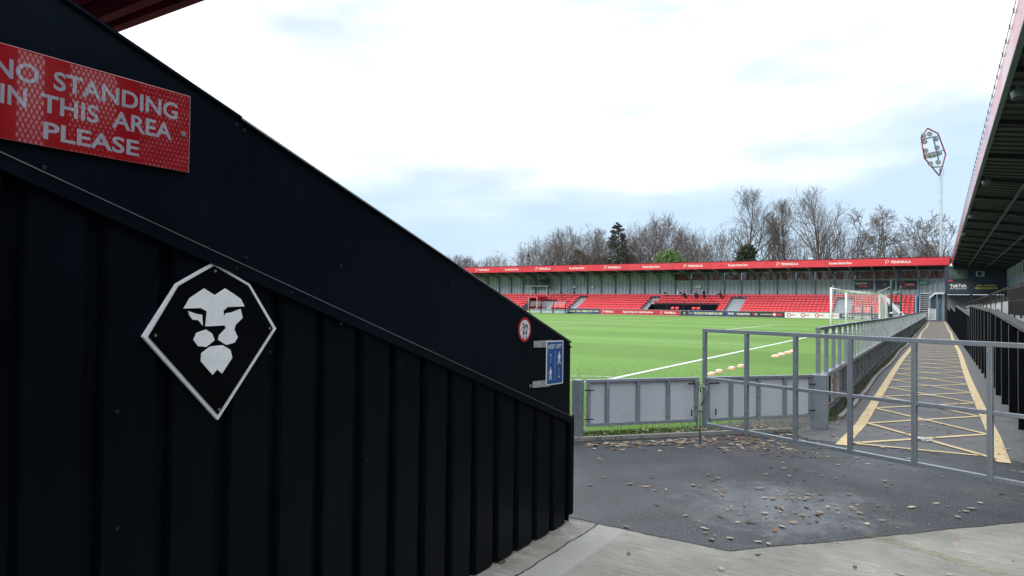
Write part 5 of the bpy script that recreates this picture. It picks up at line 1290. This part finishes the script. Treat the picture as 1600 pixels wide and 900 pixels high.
# ================================================================== TREES
def branches(seed, H, spread, n1, n2, n3, n4, up=.35, rtrunk=.28, lean=0, fork=.3, droop=0.0, wob=.10, twr=.016, l1=.42):
    rnd = random.Random(seed); trunk = MB(); crown = MB()
    def rv(): return Vector((rnd.gauss(0, 1), rnd.gauss(0, 1), rnd.gauss(0, 1)))
    def grow(p, d, L, r0, r1, seg, sides, tgt, w, upb):
        pts = [p.copy()]; rs = [r0]; d = d.normalized()
        for i in range(seg):
            d = (d+rv()*w+AZ*upb).normalized(); p = p+d*(L/seg); pts.append(p.copy()); rs.append(r0+(r1-r0)*(i+1)/seg)
        tgt.tube(pts, rs, sides, cap=False); return pts, rs
    def side(d, ang):
        a = d.cross(rv()).normalized(); return (d*math.cos(ang)+a*math.sin(ang)).normalized()
    def at(pts, rs, t):
        f_ = t*(len(pts)-1); i = min(int(f_), len(pts)-2); k_ = f_-i
        return pts[i].lerp(pts[i+1], k_), (pts[i+1]-pts[i]).normalized(), rs[i]*(1-k_)+rs[i+1]*k_
    tp, tr = grow(Vector((0, 0, -.1)), Vector((lean, 0, 1)), H*.90, rtrunk, .03, 9, 8, trunk, .05, .06)
    for i in range(n1):
        t = fork+(1-fork)*(i+rnd.random()*.8)/n1*.97; p, d, r_ = at(tp, tr, t)
        L = H*l1*spread*(1.12-t)**.75*rnd.uniform(.75, 1.15)+H*.06
        p1, r1 = grow(p, side(d, R(rnd.uniform(32, 62))), L, max(.035, r_*.55), .022, 6, 5, crown, wob, up*.32-droop*.2)
        for j in range(n2):
            t2 = .2+.8*(j+rnd.random())/n2*.98; q, d2, rr_ = at(p1, r1, t2); L2 = L*.50*(1.25-t2)*rnd.uniform(.7, 1.2)+.3
            p2, r2 = grow(q, side(d2, R(rnd.uniform(25, 55))), L2, max(.022, rr_*.6), .016, 4, 4, crown, wob*1.2, up*.25-droop*.5)
            for k_ in range(n3):
                t3 = .15+.85*(k_+rnd.random())/n3*.98; q3, d3, r3 = at(p2, r2, t3); L3 = L2*.45*rnd.uniform(.6, 1.3)+.25
                p3, rr3 = grow(q3, side(d3, R(rnd.uniform(22, 55))), L3, max(twr, r3*.6), twr*.8, 2, 3, crown, wob*1.5, up*.22-droop)
                for l_ in range(n4):
                    t4 = rnd.uniform(.3, 1); q4, d4, _ = at(p3, rr3, t4); e = q4+(side(d4, R(rnd.uniform(20, 50)))+AZ*(.15*up-droop*.8)).normalized()*L3*rnd.uniform(.4, .8)
                    crown.tube([q4, e], [twr*.85, twr*.5], 3, cap=False)
    return trunk, crown
protos = {}; treeH = {}
def proto(key, bark, twig, *a, **kw):
    t_, c_ = branches(*a, **kw); to = t_.build('trunk', bark); co = c_.build('crown', twig); protos[key] = (to.data, co.data); zs = sorted(v.co.z for v in co.data.vertices); treeH[key] = zs[int(len(zs)*.995)]; bpy.data.objects.remove(to); bpy.data.objects.remove(co)
proto('tall', 'bark', 'twig', 11, 20, 1.0, 26, 8, 5, 3, up=.42, rtrunk=.34, fork=.22, l1=.42, twr=.0105)
proto('broad', 'bark', 'twig', 23, 20, 1.3, 27, 8, 5, 3, up=.46, rtrunk=.38, fork=.18, l1=.42, twr=.0105)
proto('slim', 'bark', 'twig', 37, 16, .62, 16, 6, 4, 2, up=.6, rtrunk=.22, fork=.18)
proto('bushy', 'bark_pale', 'twig', 41, 12, 2.1, 24, 6, 4, 2, up=.42, rtrunk=.22, fork=.06, l1=.45, twr=.013)
proto('purple', 'bark', 'twig_purple', 53, 14, 1.7, 24, 7, 4, 3, up=.55, rtrunk=.26, fork=.10, l1=.44)
proto('birch', 'bark_pale', 'twig_purple', 61, 15, .6, 14, 6, 4, 3, up=.3, rtrunk=.15, fork=.25, droop=.22)
proto('pollard', 'bark', 'twig', 71, 12, 1.5, 13, 6, 4, 2, up=.35, rtrunk=.3, fork=.25, twr=.026, l1=.45, wob=.14)
tcount = 0
def tree(kind, px, ptop, Y, lab, wide=1.0, rot=None):
    global tcount
    q = on_y(px, ptop, Y); s_ = q.z/treeH[kind]; tcount += 1
    t_ = thing('bare_tree', lab, 'tree', (q.x, Y, -.05), 'bare winter trees behind the far stand')
    t_.scale = (s_*wide, s_*wide, s_); t_.rotation_euler = (0, 0, rot if rot is not None else tcount*1.7)
    for nm, me in zip(('trunk', 'crown'), protos[kind]):
        o = bpy.data.objects.new(nm, me); COL.objects.link(o); o.parent = t_
    return t_
TL = [
 ('pollard', 1478, 336, 118, 'bare cut back tree with stubby boughs behind the floodlight mast', 1.05),
 ('tall', 1165, 294, 122, 'tallest bare tree left of the middle, rising from dark ivy bush', 1.0),
 ('broad', 1284, 292, 120, 'great broad bare tree above the white advert board', .92),
 ('tall', 1232, 311, 124, 'dense upright bare tree between the two great ones', .8),
 ('slim', 1213, 313, 128, 'thin upright bare tree beside the dense upright one', .8),
 ('slim', 1202, 330, 121, 'slender bare stem just right of the tallest tree', .8),
 ('bushy', 1122, 352, 118, 'low spreading pale bare tree left of the ivy bush', .9),
 ('birch', 1343, 326, 122, 'first slender birch right of the broad tree', 1.0),
 ('birch', 1366, 322, 126, 'middle slender purple tinged birch', 1.0),
 ('slim', 1367, 338, 117, 'thin forked tree in front of the birches', .9),
 ('birch', 1392, 328, 124, 'rightmost slender birch of the three', 1.1),
 ('bushy', 1312, 352, 128, 'low bare tree under the right side of the broad tree', 1.1),
 ('bushy', 1420, 368, 130, 'low scrubby bare tree between birches and mast', 1.0),
 ('bushy', 1443, 372, 122, 'small scrubby bare tree just left of the mast', 1.2),
 ('purple', 1040, 337, 122, 'wide purple twigged tree above the green bush', .95),
 ('purple', 1010, 344, 126, 'purple twigged tree right of the dark conifer', .85),
 ('purple', 1068, 356, 128, 'lower purple twigged tree right of the green bush', .9),
 ('bushy', 990, 354, 119, 'dense bare tree touching the dark conifer', .85),
 ('slim', 945, 358, 122, 'thin bare tree just left of the dark conifer', 1.2),
 ('broad', 925, 358, 130, 'spreading dark bare tree in the left wood', .85),
 ('broad', 893, 352, 124, 'highest bare tree of the left wood', .85),
 ('bushy', 912, 352, 118, 'many stemmed bare tree in the thick of the left wood', .9),
 ('bushy', 868, 360, 120, 'many stemmed bare tree left of the highest one in the left wood', .95),
 ('bushy', 846, 370, 124, 'bare tree second from the left edge of the left wood', 1.0),
 ('bushy', 823, 381, 119, 'leftmost low bare tree of the left wood', 1.1),
 ('slim', 882, 362, 127, 'slender bare tree hidden among the left wood', 1.3),
 ('bushy', 776, 393, 126, 'small rounded bare tree standing alone left of the wood', 1.0),
 ('purple', 716, 397, 130, 'far left low bare tree beside the sloping black wall', 1.3),
 ('purple', 738, 402, 134, 'low bare tree second from the sloping black wall', 1.2),
 ('bushy', 1090, 374, 132, 'low grey bare tree right of the green bush', 1.2),
 ('bushy', 960, 372, 131, 'dark tangled bare tree behind the conifer', 1.6),
 ]
for kind, px, pt_, Y, lab, wd in TL: tree(kind, px, pt_, Y, lab, wd)

def leaf_cloud(n, shape, size, seed, mat, name, parent):
    rnd = random.Random(seed); vs, fs = [], []
    for i in range(n):
        p = shape(rnd); a = Vector((rnd.gauss(0, 1), rnd.gauss(0, 1), rnd.gauss(0, 1))).normalized(); b = a.cross(Vector((rnd.gauss(0, 1), rnd.gauss(0, 1), rnd.gauss(0, 1)))).normalized(); s_ = size*rnd.uniform(.6, 1.3)
        k_ = len(vs); vs += [p-a*s_, p+b*s_*.5, p+a*s_, p-b*s_*.5]; fs.append((k_, k_+1, k_+2, k_+3))
    mb = MB(); mb.add(vs, fs); return mb.build(name, mat, parent)
def bush(px, ptop, halfpx, Y, mat, lab, seed, name='bush', n=5200, conic=False, zlow=4.0, size=.22, branches_=True):
    q = on_y(px, ptop, Y); w = abs(on_y(px+halfpx, ptop, Y).x-q.x); H = q.z
    t_ = thing(name, lab, 'tree' if conic else 'bush', (q.x, Y, 0)); rr_ = random.Random(seed)
    lumps = []
    if conic:
        for i in range(170):
            z = H-(H-7)*rr_.random()**.8; rad = w*min(1, ((H-z)/(H-8.5)))**.6+.15; a = rr_.uniform(0, 2*PI); k2 = rr_.uniform(.3, .8); lumps.append((Vector((q.x+rad*k2*math.cos(a), Y+rad*k2*math.sin(a), z)), max(.3, rad*.34)))
        lumps.append((Vector((q.x, Y, H-.35)), .35))
    else:
        for i in range(24):
            a = rr_.uniform(0, 2*PI); e = rr_.uniform(-.2, 1.5); rad = w*.72; lumps.append((Vector((q.x+rad*math.cos(a)*math.cos(e), Y+rad*.8*math.sin(a)*math.cos(e), zlow*.4+(H-zlow*.4-w*.3)*max(0, math.sin(e)))), w*rr_.uniform(.2, .42)))
    def shp(r_):
        c, rad = r_.choice(lumps); v_ = Vector((r_.gauss(0, 1), r_.gauss(0, 1), r_.gauss(0, 1))).normalized()*rad*r_.random()**.4
        if conic: v_.z *= .6
        p = c+v_; p.z = min(p.z, H); return p
    MB().tube([(q.x, Y, 0), (q.x+.1, Y, H*.9)], [.3, .05], 8).build('trunk', 'bark', t_)
    leaf_cloud(n, shp, size, seed+1, mat, 'crown', t_)
bush(966, 348, 27, 118, 'conifer_leaf', 'dark conical evergreen standing over the left wood', 91, 'conifer_tree', 6500, True, size=.17)
bush(1046, 390, 44, 116, 'bush_leaf', 'bright green rounded evergreen bush behind the red fascia', 92, size=.2, n=8000)
bush(1169, 383, 33, 118, 'ivy_leaf', 'dark ivy clad bush at the foot of the tallest tree', 93, size=.2, n=7000)
bush(905, 388, 22, 121, 'ivy_leaf', 'dark ivy mass among the stems of the left wood', 94, size=.2, n=2600)
bush(826, 397, 5, 117, 'ivy_leaf', 'narrow ivy clad stem at the left of the wood', 95, size=.18, n=500)
bush(985, 396, 26, 128, 'ivy_leaf', 'low dark evergreen scrub behind the conifer', 96, size=.2, n=3000)
bush(940, 396, 26, 127, 'ivy_leaf', 'low dark evergreen scrub left of the conifer', 97, size=.2, n=2600)

# ================================================================== LEAVES, GRASS TUFTS
def leaf_mesh(seed, mat):
    rnd = random.Random(seed); n = 5; out_ = []; L = 1.0
    pts = []; k9 = rnd.choice((9, 11, 13)); wd_ = rnd.uniform(.5, .9)
    for i in range(k9*2):
        t = 2*PI*i/(k9*2); r9 = (rnd.uniform(.36, .52) if i % 2 == 0 else rnd.uniform(.20, .33)); pts.append((r9*math.sin(t)*wd_, .5+r9*math.cos(t)*1.15))
    cu = rnd.uniform(.05, .38); tw = rnd.uniform(-.2, .2)
    def lift(x, y): return .02+cu*(abs(x)**1.4)*1.1+.16*cu*math.sin(y*3.1+seed)*.5+.10*cu*y*y+tw*x*y
    vs = [(x, y-.5, max(.0, lift(x, y))) for x, y in pts]; k0 = len(vs); sp_ = [(0, y-.5, max(0, lift(0, y)-.02)) for y in (.2, .4, .6, .8)]
    mb = MB(); cen_ = (0, .0, max(0, lift(0, .5)-.02)); vs.append(cen_); fs = [(i, (i+1) % k0, k0) for i in range(k0)]
    mb.add(vs, fs); mb.tube([(0, -.5, .03), (.03, -.72, .05)], .012, 4)
    o = mb.build('leaf', mat); me = o.data; bpy.data.objects.remove(o); return me
LM = []
for i in range(10): LM.append(leaf_mesh(i+1, ('leaf_tan', 'leaf_brown', 'leaf_pale', 'leaf_tan', 'leaf_brown', 'leaf_pale', 'leaf_tan', 'leaf_orange', 'leaf_pale', 'leaf_tan')[i]))
names_ = ('tan', 'brown', 'pale', 'tan', 'brown', 'pale', 'tan', 'orange', 'pale', 'tan')
rnd = random.Random(77)
# single leaves picked out where the photograph shows them (pixel on the ground, kind)
single = [((1124, 806), 4), ((1101, 825), 2), ((1112, 842), 0), ((982, 866), 1), ((1184, 866), 4), ((1127, 888), 8), ((1185, 846), 8), ((1201, 849), 2), ((1222, 822), 5), ((1211, 828), 7), ((1260, 791), 3), ((1238, 816), 0),
          ((1019, 746), 1), ((1009, 760), 0), ((922, 757), 2), ((943, 745), 3), ((937, 717), 6), ((984, 756), 8), ((1113, 750), 4), ((1204, 729), 1), ((1244, 733), 4), ((1310, 726), 3), ((1382, 751), 0), ((1424, 792), 5), ((1463, 786), 2), ((1518, 794), 8), ((1496, 843), 3), ((1336, 886), 1), ((1406, 897), 8), ((1355, 818), 5), ((1564, 771), 1), ((1598, 738), 0), ((1256, 706), 4), ((1213, 791), 4), ((1208, 778), 6), ((871, 823), 7), ((787, 876), 1), ((780, 879), 4)]
lc = {}
single.sort(key=lambda q: q[0][0])
def nth_(k): return str(k)+('th' if 10 <= k % 100 <= 20 else {1: 'st', 2: 'nd', 3: 'rd'}.get(k % 10, 'th'))
for (px, py), kd in single:
    p = on_z(px, py, .006); o = bpy.data.objects.new('fallen_leaf', LM[kd]); COL.objects.link(o); s_ = rnd.uniform(.05, .08)
    o.location = p; o.scale = (s_, s_, s_*.5); o.rotation_euler = (rnd.uniform(-.15, .15), rnd.uniform(-.15, .15), rnd.uniform(0, 6.28))
    conc = (py > 812 and px < 1130 and p.y < 3.9) or (p.y < 5.4 and (p.x > -.98 and p.y < 3.86+(p.x+.98)*1.11))
    sf = 'pale concrete' if conc else 'dark asphalt'; lc[sf] = lc.get(sf, 0)+1
    tag(o, f'{names_[kd]} curled leaf on the {sf}, {nth_(lc[sf])} from the left of its larger leaves', 'leaf', f'single fallen leaves on the {"concrete" if conc else "asphalt"}')
# litter: uncountable drift of small leaves
lit = MB(); 
def add_leaf(x, y, z, kd, s_):
    me = LM[kd]; a = rnd.uniform(0, 6.28); ca, sa = math.cos(a), math.sin(a); rx_, ry_ = rnd.uniform(-.2, .2), rnd.uniform(-.2, .2)
    vs = []
    for v_ in me.vertices:
        q = v_.co*s_; q.z *= .5; vs.append((x+q.x*ca-q.y*sa, y+q.x*sa+q.y*ca, z+q.z+max(0, q.x*rx_+q.y*ry_)))
    lit.add(vs, [tuple(p_.vertices) for p_ in me.polygons], me.materials[0].name)
kb0, kb1 = Vector((-3.0, 6.02, 0)), Vector((-1.34, 7.85, 0))
for i in range(210):
    t = rnd.random(); b_ = kb0.lerp(kb1, t); off = abs(rnd.gauss(0, .20))+.03
    add_leaf(b_.x+off*.74, b_.y-off*.67, .004, rnd.choice(range(10)), rnd.uniform(.045, .095))
for i in range(150):
    c0_ = Vector((-2.05, 6.75)); b_ = (rnd.gauss(-1.55, .42), rnd.gauss(6.9, .22)); add_leaf(b_[0], b_[1], .004, rnd.choice(range(10)), rnd.uniform(.035, .08))
for i in range(130):
    t = rnd.random(); b_ = kb0.lerp(kb1, t); off = rnd.uniform(.05, .45); add_leaf(b_.x-off*.74, b_.y+off*.5+.05, .02, rnd.choice(range(10)), rnd.uniform(.04, .08))
for i in range(300):
    x, y = rnd.uniform(-1.9, 1.2), rnd.uniform(3.9, 8.3)
    if y < 3.95+(x+.98)*1.11 and rnd.random() < .93: continue
    add_leaf(x, y, .006, rnd.choice(range(10)), rnd.choice((.015, .022, .03, .04, .055)))
for i in range(90):
    add_leaf(rnd.gauss(-.75, .28), rnd.gauss(5.05, .32), .005, rnd.choice(range(10)), rnd.choice((.02, .03, .045, .055)))
for i in range(330):
    y = 7.5+rnd.random()**1.6*55; add_leaf(rnd.uniform(-1.0, .72), y, .012, rnd.choice(range(10)), rnd.uniform(.03, .075))
for i in range(160):
    add_leaf(-1.06+rnd.gauss(0, .07), 8.6+rnd.random()**1.5*40, .02, rnd.choice(range(10)), rnd.uniform(.03, .07))
for i in range(120):
    add_leaf(rnd.uniform(-4.8, -1.5), rnd.uniform(8.8, 16), .01, rnd.choice(range(10)), rnd.uniform(.03, .06))
tag(lit.build('leaf_litter'), 'scattered brown autumn leaf litter on asphalt, kerb and walkway', 'leaf litter', None, 'stuff')
# grass tufts at the verge and along the fence
def tufts(n, fn, hmin, hmax, name):
    vs, fs = [], []
    for i in range(n):
        x, y = fn(); a = rnd.uniform(0, 6.28); h = rnd.uniform(hmin, hmax); w = .003+h*.04; dx, dy = math.cos(a), math.sin(a); ln_ = rnd.uniform(.1, .8)*h; k_ = len(vs)
        vs += [(x-dx*w, y-dy*w, -.005), (x+dx*w, y+dy*w, -.005), (x-dy*ln_*.4+dx*w*.7, y+dx*ln_*.4+dy*w*.7, h*.6), (x-dy*ln_, y+dx*ln_, h)]; fs.append((k_, k_+1, k_+2)); fs.append((k_, k_+2, k_+3))
    mb = MB(); mb.add(vs, fs); return tag(mb.build(name, 'grass_blade'), kind='stuff')
def verge_pt():
    t = abs(rnd.gauss(0, .33)) % 1; b_ = L0.lerp(L1, t); o_ = rnd.uniform(-.35, .10); return b_.x+ln.x*o_*.9, b_.y+ln.y*o_*.9
tufts(2600, verge_pt, .015, .045, 'grass_tufts')['label'] = 'short rough grass beneath the low grey gates'
def near_pitch():
    while True:
        x, y = rnd.uniform(-9, -1.45), 6.9+abs(rnd.gauss(0, 3.5))
        if y > 8.6+(x+1.32)*1.08: return x, y
tufts(26000, near_pitch, .010, .020, 'turf_blades')['label'] = 'blades of short green pitch grass near the corner'
tufts(1100, lambda: (-1.13+rnd.gauss(0, .04), 9+rnd.random()**1.5*50), .02, .07, 'fence_weeds')['label'] = 'weeds growing along the foot of the walkway fence'
